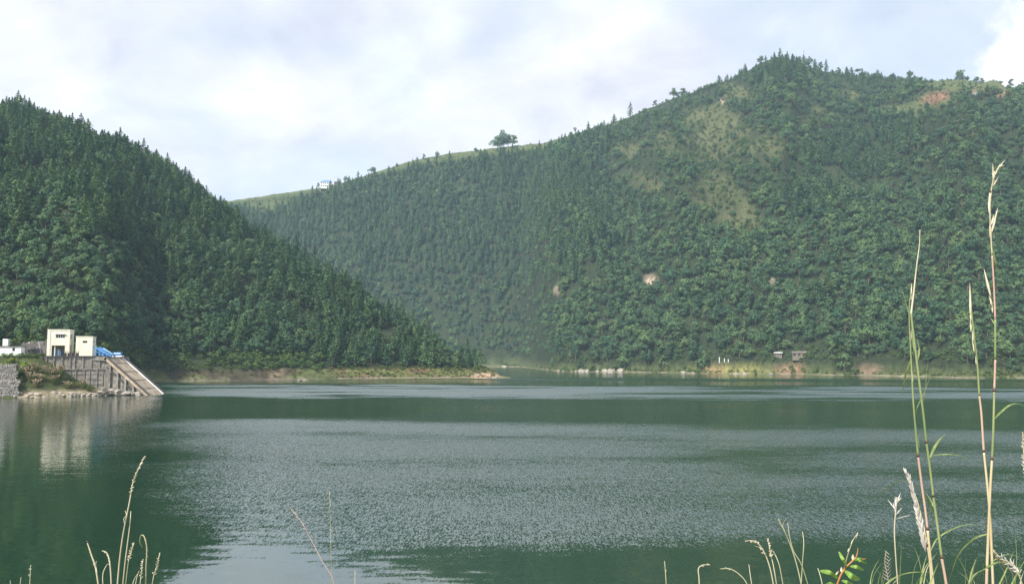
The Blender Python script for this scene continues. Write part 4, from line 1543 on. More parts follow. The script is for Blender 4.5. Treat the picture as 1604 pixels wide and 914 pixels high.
for (px, py, w, h, lab) in [(902, 581, 5, 5, 'low pale grey outcrop at the left end of the far shore rocks'), (911, 581, 8, 7, 'grey cracked outcrop in the left rock group on the far shore'),
                            (919, 581, 8, 9, 'tallest grey boulder of the left rock group on the far shore'), (936, 581, 5, 4, 'small pale rock between the two far shore rock groups'),
                            (948, 581, 9, 7, 'broad pinkish outcrop at the left of the right rock group'), (956, 580, 7, 9, 'pinkish leaning boulder in the middle of the right rock group'),
                            (961, 576, 5, 5, 'white block on top of the right rock group'), (972, 581, 9, 9, 'square pale boulder at the right end of the right rock group'),
                            (1070, 582, 7, 5, 'grey brown boulder left of the grassy mound'), (1085, 583, 5, 3, 'flat pale rock at the foot of the grassy mound'),
                            (1152, 585, 7, 3, 'flat white rock at the waterline below the grassy mound'), (1166, 585, 5, 4, 'small bright rock at the waterline below the grassy mound'),
                            (1207, 586, 8, 3, 'flat white rock at the waterline below the reddish bank'), (875, 580, 4, 3, 'small pale rock left of the far shore rock groups'), (883, 580, 5, 4, 'small pale rock beside the shrubs on the far shore'),
                            (790, 577, 7, 3, 'pale flat rock at the mouth of the cove')]:
    th = theta_of(px, py)
    rs = np.linspace(float(np.interp(th, *FAR_SHORE)) - 30, float(np.interp(th, *FAR_SHORE)) + 60, 900)
    zs = far_z(np.full(900, th), rs)[0]
    j = int(np.argmax(zs > 0.25 + (0.9 if py < 578 and px > 900 else 0)))
    p = Vector((rs[j] * math.sin(th), rs[j] * math.cos(th), zs[j]))
    s_ = p.y / F
    o = rock(p, w * s_ * 0.75, w * s_ * 0.55, h * s_ * 0.68, lab, 'rocks along the far shore', 'boulder')
    o.rotation_euler = (0, 0, random.uniform(-0.5, 0.5))
for (px, D_0) in ((748, 474), (765, 473), (776, 474), (470, 442), (478, 443)):
    th = theta_of(px, 590)
    z = float(left_z(np.array([th]), np.array([D_0 + 1.5]))[0][0])
    rock(((D_0 + 1.5) * math.sin(th), (D_0 + 1.5) * math.cos(th), max(z, 0.1)), 2.6, 1.8, 0.6, 'pale flat rock at the tip of the low point' if px > 600 else 'pale rock on the bare brown bank', 'pale rocks on the left shore')

# ------------------------------------------------------------------ plumed grass clumps and lime-green weeds on the terrace bank
def plume_clump(seed, h):
    rng = np.random.default_rng(seed)
    blades = tuft_mesh(seed, h * 0.72, 60, h * 0.55, 'tuft', 0.05)
    m = MB()
    for k in range(30):
        a = rng.uniform(0, 6.28)
        o = rng.uniform(0.1, 0.62) * h
        zt = h * rng.uniform(0.72, 1.05)
        p0 = Vector((o * 0.55 * math.cos(a), o * 0.55 * math.sin(a), zt * 0.62))
        p1 = Vector((o * 0.85 * math.cos(a), o * 0.85 * math.sin(a), zt * 0.95))
        p2 = Vector((o * 1.1 * math.cos(a), o * 1.1 * math.sin(a), zt * 0.92))
        sd_ = (-math.sin(a), math.cos(a), 0)
        m.leaf([p0, p0.lerp(p1, 0.5), p1, p2], [0.03, 0.13, 0.15, 0.02], sd_, 0.5)
        m.leaf([p0, p0.lerp(p1, 0.5), p1, p2], [0.03, 0.1, 0.11, 0.02], (math.cos(a), math.sin(a), 0.6), 0.5)
    pm = bpy.data.meshes.new('plumes')
    pm.from_pydata(m.v, [], m.f)
    pm.materials.append(M['plume'])
    return blades, pm


CLUMPS = [plume_clump(61, 3.2), plume_clump(62, 3.8), plume_clump(63, 2.7)]
spots = [(-4.2, 5.0, 'uppermost plumed grass clump, beside the lime-green weeds'), (-2.2, 4.0, 'tan plumed grass clump high on the bank under the tower corner'), (0.6, 3.2, 'big tan plumed grass clump under the retaining wall corner'),
         (2.4, 4.4, 'wide tan plumed grass clump in the middle of the bank'), (-2.6, 6.4, 'green-footed plumed grass clump above the rubble wall'), (0.2, 6.2, 'tan plumed grass clump in the middle row of the bank'),
         (3.6, 5.4, 'plumed grass clump at the right of the middle row'), (4.4, 3.0, 'plumed grass clump against the retaining wall'), (-0.8, 8.2, 'low plumed grass clump nearest the waterline'),
         (7.4, 5.0, 'small plumed grass clump alone on the stony bank'), (11.2, 2.6, 'plumed grass clump right under the wall ledge'), (-4.6, 8.0, 'dark green grass clump just right of the lower rubble wall'),
         (9.0, 3.6, 'green grass clump left of the one under the wall ledge'), (13.0, 2.8, 'last green grass clump before the rocks under the ramp')]
for k, (s_, w_, lab) in enumerate(spots):
    e = empty('plumed_grass', loc(s_, w_, float(bank_z(np.array(s_), np.array(w_))) - 0.1), random.uniform(0, 6), lab, 'grass clump', 'plumed grass clumps on the terrace bank')
    sc = random.uniform(0.85, 1.15) * (0.8 if s_ > 5 else 1)
    e.scale = (sc, sc, sc)
    link('blades', CLUMPS[k % 3][0], e)
    if k not in (11, 12, 13):
        link('plumes', CLUMPS[k % 3][1], e)
M['lime'] = foliage('lime_leaves', [(0.20, 0.27, 0.035), (0.15, 0.23, 0.035)], 0.3)
lime = [broad_meshes(71, 2.2, 2.0, 'lime', 10, 0.05, 0.22), broad_meshes(72, 1.7, 2.2, 'lime', 10, 0.05, 0.22)]
for k, (s_, w_, lab) in enumerate([(-10.5, 2.5, 'lime-green weed clump in front of the low white house'), (-8.2, 3.6, 'lime-green weed clump above the upper rubble wall'), (-6.2, 4.6, 'brightest lime-green weed clump left of the plumed grass'),
                                   (-7.4, 6.2, 'lime-green weed clump hanging over the rubble wall end'), (-12.6, 3.4, 'lime-green weed clump at the frame edge'), (-5.0, 2.6, 'pale green weed clump below the terrace edge'),
                                   (-8.6, 1.2, 'lime-green weed clump along the terrace edge'), (-5.6, 6.6, 'low lime-green weed clump beside the rubble wall corner')]):
    p = loc(s_, w_, float(bank_z(np.array(s_), np.array(w_))) - 0.3)
    place_tree('shrub', lime, 'weed_clump', 'weeds', (p.x, p.y, p.z, random.uniform(0.8, 1.15), k % 2), lab, 'lime-green weeds on the terrace bank')
for k in range(14):
    s_ = -13 + k * 0.95 + random.uniform(-0.3, 0.3)
    p = loc(s_, -0.2, 12.1)
    place_tree('shrub', SHRUBS, 'shrub', 'shrub', (p.x, p.y, p.z, random.uniform(0.24, 0.36), k % 3), 'low green shrub along the terrace edge ' + ('in front of the low white house' if s_ < -7 else 'left of the cream tower'), 'low shrubs along the terrace edge')

# ------------------------------------------------------------------ far buildings
def house(name, px, py, wpx, hpx, roof, wallm, label, kind='gable', lift=0.0, rz=0.0, storeys=1):
    p = far_hit(px, py)
    s_ = p.y / F
    w, h = wpx * s_, hpx * s_
    e = empty(name, (p.x, p.y, p.z - 0.5), rz - math.atan2(p.x, p.y), label, 'house')
    d = w * 0.65
    rh = h * 0.30
    wh = h - rh + 0.5
    holes = []
    nwin = max(3, int(w / 3))
    for st in range(storeys):
        for k in range(nwin):
            cx_ = -w / 2 + w * (k + 0.5) / nwin
            z0 = 0.5 + (wh - 0.5) * (st + 0.28) / storeys
            z1 = 0.5 + (wh - 0.5) * (st + 0.78) / storeys
            holes.append((cx_ - w / nwin * 0.26, cx_ + w / nwin * 0.26, z0, z1))
    m = MB()
    holed_wall(m, -w / 2, w / 2, -2, wh, -d / 2, -d / 2 + 0.3, holes)
    m.box(-w / 2, -w / 2 + 0.3, -d / 2 + 0.3, d / 2, -2, wh)
    m.box(w / 2 - 0.3, w / 2, -d / 2 + 0.3, d / 2, -2, wh)
    m.box(-w / 2 + 0.3, w / 2 - 0.3, d / 2 - 0.3, d / 2, -2, wh)
    m.build('wall', wallm, e)
    for hh_ in holes:
        m = MB()
        m.box(hh_[0], hh_[1], -d / 2 + 0.16, -d / 2 + 0.22, hh_[2], hh_[3])
        m.build('window', M['glass'], e)
    m = MB()
    ov = 0.5
    if kind == 'gable':
        m.add([(-w / 2 - ov, -d / 2 - ov, wh), (w / 2 + ov, -d / 2 - ov, wh), (w / 2 + ov, d / 2 + ov, wh), (-w / 2 - ov, d / 2 + ov, wh), (-w / 2 - ov, 0, wh + rh), (w / 2 + ov, 0, wh + rh)],
              [(0, 1, 5, 4), (2, 3, 4, 5), (1, 2, 5), (3, 0, 4), (3, 2, 1, 0)])
    elif kind == 'hip':
        m.add([(-w / 2 - ov, -d / 2 - ov, wh), (w / 2 + ov, -d / 2 - ov, wh), (w / 2 + ov, d / 2 + ov, wh), (-w / 2 - ov, d / 2 + ov, wh), (-w * 0.22, -d * 0.12, wh + rh), (w * 0.22, -d * 0.12, wh + rh), (w * 0.22, d * 0.12, wh + rh), (-w * 0.22, d * 0.12, wh + rh)],
              [(0, 1, 5, 4), (1, 2, 6, 5), (2, 3, 7, 6), (3, 0, 4, 7), (4, 5, 6, 7), (3, 2, 1, 0)])
    else:
        m.add([(-w / 2 - ov, -d / 2 - ov, wh - 0.15), (w / 2 + ov, -d / 2 - ov, wh - 0.15), (w / 2 + ov, d / 2 + ov, wh + rh), (-w / 2 - ov, d / 2 + ov, wh + rh), (-w / 2 - ov, -d / 2 - ov, wh), (w / 2 + ov, -d / 2 - ov, wh), (w / 2 + ov, d / 2 + ov, wh + rh + 0.15), (-w / 2 - ov, d / 2 + ov, wh + rh + 0.15)],
              [(3, 2, 1, 0), (4, 5, 6, 7), (0, 1, 5, 4), (1, 2, 6, 5), (2, 3, 7, 6), (3, 0, 4, 7)])
    m.build('roof', roof, e)
    return e


house('ridge_house', 511, 291.5, 17, 12.5, M['blue_roof'], M['white'], 'pale two-storey house with bright blue roof on the distant ridge', 'hip', storeys=2)
house('ridge_shed', 528, 285.5, 9, 6, M['rust_roof'], M['timber'], 'small rust-roofed shed right of the blue-roofed house on the ridge', 'shed')
house('shore_house', 1252, 559, 20, 9, M['timber'], M['timber'], 'grey house with row of posts and brownish roof in the far shore trees', 'gable')
house('shore_shed', 1219, 557, 11, 6, M['grey_roof'], M['timber'], 'small grey shed left of the posted house on the far shore', 'shed')
house('shelter', 1162, 553, 15, 4.5, M['white'], M['timber'], 'long low shelter with white sheet roof above the grassy mound', 'shed')
house('hilltop_house', 1525, 153, 13, 7, M['grey_roof'], M['concrete'], 'small pale house on the hilltop beside the terraced red field', 'gable')
for k, (px, h, lab) in enumerate([(1127, 9, 'tallest white post on the crown of the grassy mound'), (1135, 6, 'thin pale post in the middle of the grassy mound'), (1141, 5, 'short pale post at the right on the grassy mound')]):
    p = far_hit(px, 572)
    s_ = p.y / F
    e = empty('marker_post', p, 0, lab, 'post', 'posts on the grassy mound')
    m = MB()
    m.tube([(0, 0, -0.5), (0, 0, h * s_)], 0.28, 8)
    m.build('shaft', M['white'], e)
    m = MB()
    m.box(-0.45, 0.45, -0.45, 0.45, -0.5, 0.5)
    m.build('footing', M['concrete'], e)
p = far_hit(1259.5, 97)
e = empty('lattice_mast', p, 0, 'thin lattice mast rising out of the summit tree row', 'mast')
for (a, c) in ((-1, -1), (1, -1), (0, 1)):
    m = MB()
    m.bar((a * 0.9, c * 0.9, -1), (a * 0.2, c * 0.2, 25), 0.12)
    m.build('leg', M['dark_metal'], e)
m = MB()
for k in range(10):
    z = 2 + k * 2.3
    q = 0.9 - 0.7 * z / 25
    m.bar((-q, -q, z), (q, -q, z + 2.2), 0.07)
    m.bar((q, -q, z), (0, q, z + 2.2), 0.07)
    m.bar((0, q, z), (-q, -q, z + 2.2), 0.07)
m.build('bracing', M['dark_metal'], e)

# ------------------------------------------------------------------ tall grasses and weeds on the near bank
def plantmat(name, c1, c2, scale, trans=0.25, rough=0.5, spec=0.35):
    m, q, o = new_mat(name)
    pos = q.n('ShaderNodeTexCoord').outputs['Object']
    sx, sy, sz = q.sep(pos)
    f = q.noise(q.comb(q.math('MULTIPLY', sx, 8.0), q.math('MULTIPLY', sy, 8.0), sz), scale, 4, 0.6)
    col = q.mix(q.smooth(f, 0.35, 0.65), c1, c2)
    p = q.n('ShaderNodeBsdfPrincipled')
    q.set(p.inputs['Base Color'], col)
    p.inputs['Roughness'].default_value = rough
    p.inputs['Specular IOR Level'].default_value = spec
    t = q.n('ShaderNodeBsdfTranslucent')
    q.set(t.inputs[0], col)
    mx = q.n('ShaderNodeMixShader')
    mx.inputs[0].default_value = trans
    q.t.links.new(p.outputs[0], mx.inputs[1])
    q.t.links.new(t.outputs[0], mx.inputs[2])
    q.t.links.new(mx.outputs[0], o.inputs[0])
    return m


G_GREEN = plantmat('reed_green', (0.20, 0.28, 0.11), (0.36, 0.41, 0.20), 3.0)
G_BLADE = plantmat('blade_green', (0.17, 0.26, 0.08), (0.34, 0.40, 0.17), 5.0, 0.35)
G_PINK = plantmat('reed_pink', (0.46, 0.28, 0.24), (0.56, 0.42, 0.32), 3.0, 0.1)
G_TAN = plantmat('stalk_tan', (0.50, 0.41, 0.24), (0.62, 0.54, 0.36), 4.0, 0.1)
G_STRAW = plantmat('dry_straw', (0.44, 0.40, 0.26), (0.60, 0.56, 0.42), 5.0, 0.15, 0.7)
G_OLIVE = plantmat('dry_olive', (0.30, 0.31, 0.17), (0.46, 0.45, 0.30), 5.0, 0.15, 0.7)
G_PALE = plantmat('pale_spikelet', (0.52, 0.47, 0.32), (0.70, 0.65, 0.49), 9.0, 0.2, 0.6)
G_SILVER = plantmat('silver_spikelet', (0.46, 0.43, 0.40), (0.72, 0.69, 0.65), 12.0, 0.2, 0.6)
G_NODE = plantmat('dark_joint', (0.05, 0.03, 0.03), (0.10, 0.05, 0.04), 5.0, 0.0)
G_RED = plantmat('red_stem', (0.42, 0.17, 0.06), (0.50, 0.26, 0.09), 5.0, 0.1)
G_LEAF = plantmat('leafy_green', (0.16, 0.32, 0.05), (0.30, 0.46, 0.11), 14.0, 0.35)
G_DUSK = plantmat('dusky_spikelet', (0.22, 0.19, 0.16), (0.34, 0.31, 0.27), 9.0, 0.2)


def spline(pts, n):
    P_ = [pts[0]] + list(pts) + [pts[-1]]
    o = []
    for i in range(1, len(P_) - 2):
        for k in range(n):
            t = k / n
            a, c, d, e = P_[i - 1], P_[i], P_[i + 1], P_[i + 2]
            o.append(0.5 * ((2 * c) + (d - a) * t + (2 * a - 5 * c + 4 * d - e) * t * t + (3 * c - a - 3 * d + e) * t ** 3))
    o.append(P_[-2])
    return o


class Plant:
    """one plant at distance D; shapes are given by where they pass in the view at that distance, then get their own depth"""
    def __init__(self, name, D, foot, label, cat, group=None):
        self.D = D
        q = at(foot, 930, D)
        z = float(near_z(np.array(q.x), np.array(D)))
        self.base = Vector((q.x, D, z - 0.03))
        self.e = empty(name, self.base, 0, label, cat, group)
        self.k = 0.68 * D / F

    def pt(self, p, dz=0.0):
        return at(p[0], p[1], self.D + dz) - self.base

    def path(self, pts, n=5, bend=0.0):
        m_ = len(pts) - 1
        return spline([self.pt(p, bend * (i / m_) ** 2) for i, p in enumerate(pts)], n)

    def stem(self, pts, w0, w1, mat, root=True, bend=0.0, name='stem', segs=None):
        """pts from the foot up; w in photo pixels (diameter)"""
        c = self.path(pts, 6, bend)
        if root:
            c = [Vector((c[0].x * 0.3, c[0].y * 0.3, 0.0)), Vector((c[0].x * 0.75, c[0].y, c[0].z * 0.5))] + c
        n = len(c)
        mm = MB()
        mm.tube(c, [self.k * 0.5 * (w0 + (w1 - w0) * i / (n - 1)) for i in range(n)], 8)
        return mm.build(name, mat, self.e, True)

    def node(self, p, w):
        mm = MB()
        q = self.pt(p)
        r = self.k * w * 0.5
        mm.tube([q - Vector((0, 0, r * 1.1)), q, q + Vector((0, 0, r * 1.1))], [r * 0.9, r * 1.15, r * 0.9], 8)
        return mm.build('stem_joint', G_NODE, self.e, True)

    def blade(self, pts, w, mat=None, bend=0.12, fold=0.35, name='leaf_blade'):
        c = self.path(pts, 6, bend)
        n = len(c)
        wid = [self.k * 0.5 * w * min(1.0, 0.45 + 2.2 * i / n) * max(0.04, 1 - (i / (n - 1)) ** 2.2) for i in range(n)]
        d = c[-1] - c[0]
        side = Vector((-d.z, 0.55 * d.length, d.x)) if abs(d.x) > abs(d.z) else Vector((d.z, 0.4 * d.length, -d.x))
        mm = MB()
        mm.leaf(c, wid, side, fold)
        return mm.build(name, mat or G_BLADE, self.e, True)

    def spikes(self, items, mat, name='spikelet'):
        for (a, c, w) in items:
            mm = MB()
            mm.spindle(self.pt(a), self.pt(c, 0.02), self.k * w * 0.5, 6)
            mm.build(name, mat, self.e, True)

    def head(self, pts, w, mat, n, dens=3, ang=0.6, size=1.0, name='seed_head', seed=1):
        """a bristly head: small spindles along a curve, ONE part"""
        rr_ = random.Random(seed)
        c = self.path(pts, n)
        mm = MB()
        for i, q in enumerate(c[:-1]):
            d = (c[min(i + 1, len(c) - 1)] - c[max(i - 1, 0)]).normalized()
            f = i / (len(c) - 1)
            for _ in range(dens):
                a = rr_.uniform(0, 6.28)
                s = d.cross(Vector((0, 1, 0.01))).normalized()
                u = s.cross(d)
                o = (s * math.cos(a) + u * math.sin(a))
                L = self.k * w * size * rr_.uniform(0.7, 1.3) * (1 - 0.5 * f)
                p0 = q + d * self.k * rr_.uniform(-3, 3)
                mm.spindle(p0, p0 + (d * (1 - ang) + o * ang).normalized() * L, self.k * w * (0.16 if w < 10 else 0.085) * rr_.uniform(0.8, 1.3), 5)
        return mm.build(name, mat, self.e, True)


# --- tall pair of jointed reeds (left of the right-hand group)
p = Plant('reed_grass', 2.15, 1463, 'tall green reed with pink lower stem, left one of the crossing pair', 'reed grass', 'tall reeds on the near bank')
p.stem([(1463, 925), (1458, 880), (1453, 830)], 6.5, 5.5, G_TAN, name='lower_stem')
p.stem([(1453, 828), (1449, 795), (1444, 760), (1438, 713)], 5.0, 4.6, G_PINK, False, name='middle_stem')
p.stem([(1438, 712), (1434, 670), (1430, 620), (1427, 560), (1424, 490), (1427, 455)], 4.8, 2.0, G_GREEN, False, name='upper_stem')
p.node((1438, 713), 6)
p.node((1453, 827), 6.5)
p.blade([(1440, 700), (1433, 650), (1447, 615), (1457, 590)], 4)
p.blade([(1427, 562), (1420, 580), (1416, 600), (1414, 622)], 4.5)
p.blade([(1424, 495), (1419, 475), (1411, 448)], 3.5)
p.spikes([((1427, 470), (1428, 443), 4.0), ((1426, 535), (1428, 515), 4.5)], G_PALE, 'sheath')
p.blade([(1444, 770), (1456, 790), (1464, 830)], 4.5)
p.blade([(1440, 765), (1415, 752), (1385, 768), (1352, 800)], 3)

p = Plant('reed_grass', 2.05, 1483, 'tallest green reed of the crossing pair, ending in a bare pointed tip', 'reed grass', 'tall reeds on the near bank')
p.stem([(1484, 925), (1479, 895), (1475, 873)], 6.2, 5.6, G_PINK, name='lower_stem')
p.stem([(1475, 872), (1468, 820), (1462, 776), (1457, 735), (1451, 692)], 5.4, 4.8, G_GREEN, False, name='middle_stem')
p.stem([(1451, 692), (1446, 645), (1439, 590), (1431, 525), (1427, 490)], 5.0, 4.4, G_GREEN, False, name='upper_stem')
p.stem([(1427, 492), (1431, 460), (1436, 415), (1440, 385), (1441, 360)], 4.4, 1.4, G_PALE, False, name='pointed_tip')
p.node((1451, 692), 5.6)
p.node((1462, 776), 5.6)
p.node((1475, 872), 6)
p.blade([(1457, 716), (1464, 700), (1473, 687), (1481, 679)], 6)
p.blade([(1436, 566), (1440, 548), (1437, 530)], 4.5)
p.blade([(1444, 640), (1450, 600), (1453, 560)], 2.5)
p.blade([(1462, 712), (1490, 711), (1510, 716), (1528, 729)], 3)
p.blade([(1466, 800), (1460, 785), (1448, 768)], 6)
p.blade([(1458, 862), (1468, 843), (1490, 829), (1515, 821), (1547, 822)], 3.5)
p.spikes([((1430, 600), (1427, 570), 4.0), ((1432, 552), (1427, 480), 5.0)], G_GREEN, 'sheath')

# --- right-hand reeds
p = Plant('reed_grass', 2.0, 1546, 'tall flowering reed at the right with branched pale spikelets at its top', 'reed grass', 'tall reeds on the near bank')
p.stem([(1545, 925), (1546, 888)], 6.5, 6.0, G_PINK, name='lower_stem')
p.stem([(1546, 888), (1548, 840), (1550, 790), (1552, 750), (1554, 718)], 6.0, 4.8, G_TAN, False, name='middle_stem')
p.stem([(1554, 718), (1556, 670), (1557.5, 610)], 4.8, 4.5, G_GREEN, False, name='green_stem')
p.stem([(1557.5, 610), (1559, 563)], 4.5, 4.2, G_PINK, False, name='pink_stem')
p.stem([(1559, 563), (1559, 500)], 4.4, 4.2, G_GREEN, False, name='upper_green_stem')
p.stem([(1559, 500), (1557, 450), (1554, 400)], 4.2, 3.6, G_PINK, False, name='upper_stem')
p.stem([(1554, 400), (1551, 345), (1551, 310), (1555, 285), (1558, 268)], 3.4, 1.8, G_PALE, False, name='flower_stalk')
for q in ((1546, 888), (1554, 718), (1557.5, 611)):
    p.node(q, 6)
p.node((1551, 300), 4)
p.spikes([((1556, 285), (1555, 255), 3.5), ((1558, 275), (1567, 256), 4.0), ((1561, 268), (1575, 249), 3.0), ((1564, 262), (1574, 258), 3.2), ((1555, 292), (1566, 273), 3.5), ((1555, 290), (1559, 268), 4.0),
          ((1550, 335), (1550, 300), 7.0), ((1551, 318), (1553, 298), 4.0), ((1553, 365), (1563, 325), 5.5), ((1553, 352), (1557, 336), 4.5), ((1551, 372), (1551, 340), 4.5),
          ((1552, 465), (1541, 420), 6.0), ((1553, 478), (1549, 450), 5.0), ((1555, 490), (1552, 462), 4.0)], G_PALE)
p.blade([(1556, 392), (1560, 415), (1569, 435), (1575, 465)], 3.2)
p.blade([(1558, 508), (1552, 498), (1541, 493)], 3)
p.blade([(1558, 655), (1568, 645), (1582, 634), (1596, 632), (1610, 638)], 4.5)
p.blade([(1552, 880), (1575, 868), (1600, 872)], 3)

p = Plant('reed_grass', 2.1, 1556, 'shorter reed crossing in front of the flowering reed at the right', 'reed grass', 'tall reeds on the near bank')
p.stem([(1556, 925), (1554, 880), (1552, 830), (1548, 775), (1541, 706)], 5.8, 4.6, G_TAN, name='lower_stem')
p.stem([(1541, 706), (1539, 675), (1537, 645), (1534, 620)], 4.6, 4.2, G_PINK, False, name='middle_stem')
p.stem([(1534, 620), (1531, 570), (1526, 525), (1521, 480)], 4.2, 2.6, G_GREEN, False, name='upper_stem')
p.node((1541, 706), 5.5)
p.spikes([((1521, 505), (1519, 443), 5.5), ((1524, 535), (1525, 505), 4.0), ((1521, 520), (1521, 480), 4.5), ((1529, 570), (1530, 545), 4.5), ((1526, 552), (1522, 515), 4.0)], G_PALE)
p.blade([(1521, 490), (1505, 493), (1480, 502)], 2.4)
p.blade([(1550, 835), (1525, 843), (1500, 870), (1486, 912)], 4)

# --- silver plume, small dry head, dusky feather
p = Plant('silver_plume_grass', 1.9, 1457, 'silvery white feathered seed plume leaning beside the left reeds', 'plume grass')
p.stem([(1459, 925), (1457, 885), (1452, 852), (1445, 815), (1434, 775), (1419, 738)], 4.2, 1.6, G_TAN)
p.node((1452, 853), 5.5)
p.head([(1449, 862), (1444, 832), (1438, 805), (1431, 775), (1425, 752), (1420, 742)], 20, G_SILVER, 6, 4, 0.22, 1.3, 'plume', 5)
p = Plant('dry_branched_grass', 1.8, 1405, 'thin dry stalk with small forked head, left of the silver plume', 'dry grass')
p.stem([(1407, 925), (1403, 870), (1401, 830), (1403, 800), (1405, 778)], 3.0, 2.2, G_STRAW)
p.spikes([((1402, 797), (1390, 781), 2.5), ((1403, 793), (1402, 776), 3.5), ((1404, 790), (1411, 770), 3.5), ((1405, 786), (1413, 778), 3.0), ((1403, 806), (1414, 793), 2.5), ((1404, 812), (1429, 805), 2.0), ((1402, 800), (1399, 785), 2.5)], G_SILVER)
p = Plant('feather_grass', 1.7, 1395, 'small dusky feather-shaped seed head low beside the leafy sprig', 'feather grass')
p.stem([(1394, 925), (1390, 900), (1386, 880), (1388, 862)], 1.8, 1.0, G_OLIVE)
p.spikes([((1391 + 0.3 * k, 908 - k * 5), (1381 + 0.5 * k, 901 - k * 5), 2.4) for k in range(9)] + [((1391, 910 - k * 6), (1397, 902 - k * 6), 2.0) for k in range(6)], G_DUSK)
p = Plant('drooping_plume_grass', 1.75, 1592, 'drooping pale seed head in the bottom right corner', 'plume grass')
p.stem([(1604, 925), (1596, 900), (1583, 882), (1568, 874), (1556, 860)], 2.8, 1.6, G_PALE)
p.head([(1598, 900), (1588, 886), (1576, 878), (1566, 870)], 16, G_SILVER, 5, 2, 0.5, 1.1, 'plume', 8)
p.spikes([((1556, 862), (1566, 882), 4.0), ((1562, 868), (1576, 892), 4.0), ((1575, 880), (1590, 905), 3.0)], G_PALE)
p = Plant('silver_plume_grass', 1.85, 1612, 'silvery plume cut off by the right frame edge, above the drooping head', 'plume grass')
p.stem([(1620, 925), (1614, 840), (1607, 760), (1603, 700), (1602, 676)], 3.5, 1.6, G_TAN)
p.head([(1606, 745), (1603, 715), (1602, 680)], 12, G_SILVER, 6, 2, 0.4, 1.0, 'plume', 9)

# --- green blades low at the right
for k, (foot, D_0, paths, lab) in enumerate([
        (1380, 1.8, [[(1375, 925), (1400, 905), (1425, 896), (1461, 895)], [(1408, 925), (1410, 885), (1412, 850)]], 'thin green grass tuft below the dry forked stalk'),
        (1440, 1.7, [[(1440, 925), (1446, 890), (1452, 868)], [(1448, 925), (1440, 880), (1432, 856)], [(1452, 925), (1462, 900), (1470, 880)]], 'short green grass tuft at the foot of the left reeds'),
        (1515, 1.75, [[(1516, 925), (1522, 895), (1530, 872)], [(1512, 925), (1526, 900), (1548, 888)], [(1520, 925), (1510, 890), (1498, 868)]], 'short green grass tuft between the two reed pairs'),
        (1585, 1.8, [[(1540, 892), (1562, 880), (1585, 882), (1606, 896)], [(1588, 925), (1592, 880), (1590, 825)], [(1580, 925), (1592, 900), (1608, 872)], [(1560, 925), (1575, 895), (1588, 862)]], 'long arching green grass tuft in the bottom right corner')]):
    p = Plant('grass_tuft', D_0, foot, lab, 'grass tuft', 'green grass tufts on the near bank')
    for q in paths:
        p.blade(q, 4.0, G_BLADE, 0.1)
    p.blade([(foot, 935), (foot + 3, 915), (foot + 8, 895)], 3.0, G_BLADE, 0.05)
    wr = random.Random(300 + k)
    for _ in range(7):
        x0, lean, hgt = foot + wr.uniform(-22, 26), wr.uniform(-26, 26), wr.uniform(28, 75)
        p.blade([(x0, 932), (x0 + lean * 0.3, 932 - hgt * 0.6), (x0 + lean, 932 - hgt)], wr.uniform(1.4, 2.6), G_BLADE if wr.random() < 0.6 else G_OLIVE, wr.uniform(-0.08, 0.12))

# --- leafy sprig
p = Plant('leafy_sprig', 1.5, 1306, 'sprig with red stem and bright green oval leaves', 'leafy plant')
p.stem([(1306, 930), (1316, 902), (1325, 888), (1336, 877), (1341, 872)], 4.5, 3.0, G_RED)
p.stem([(1322, 890), (1328, 868), (1335, 848), (1343, 834)], 2.0, 1.4, G_OLIVE, False, name='twig')
p.stem([(1337, 876), (1346, 876), (1356, 874)], 2.4, 1.5, G_RED, False, name='twig')
p.stem([(1341, 872), (1343, 865), (1344, 858)], 2.4, 1.5, G_RED, False, name='twig')
p.spikes([((1341, 841), (1344, 832), 3.5), ((1333, 851), (1337, 843), 3.0), ((1328, 863), (1332, 856), 4.0), ((1336, 876), (1336, 867), 7.0), ((1318, 895), (1318, 887), 6.0), ((1309, 900), (1314, 893), 4.0)], G_PALE, 'bud')


def oval(p, a, c, w, mid=0.0):
    m_ = ((a[0] + c[0]) / 2, (a[1] + c[1]) / 2 - mid)
    cc_ = spline([p.pt(a), p.pt(m_, -0.02), p.pt(c, 0.015)], 6)
    n = len(cc_)
    d = cc_[-1] - cc_[0]
    mm = MB()
    mm.leaf(cc_, [p.k * 0.5 * w * max(0.06, math.sin(math.pi * min(1, (i + 0.4) / n)) ** 0.7) for i in range(n)], (-d.z, 0.25 * d.length, d.x), 0.3)
    mm.build('leaf', G_LEAF, p.e, True)


for a, c, w, md in [((1313, 905), (1284, 893), 10, 3), ((1323, 893), (1347, 907), 13, -2), ((1331, 886), (1353, 892), 8, 2), ((1318, 908), (1336, 914), 8, 0), ((1326, 886), (1314, 863), 7, 0), ((1338, 877), (1358, 882), 5, 2), ((1337, 876), (1354, 875), 6, 1), ((1309, 915), (1292, 916), 8, 2)]:
    oval(p, a, c, w, md)

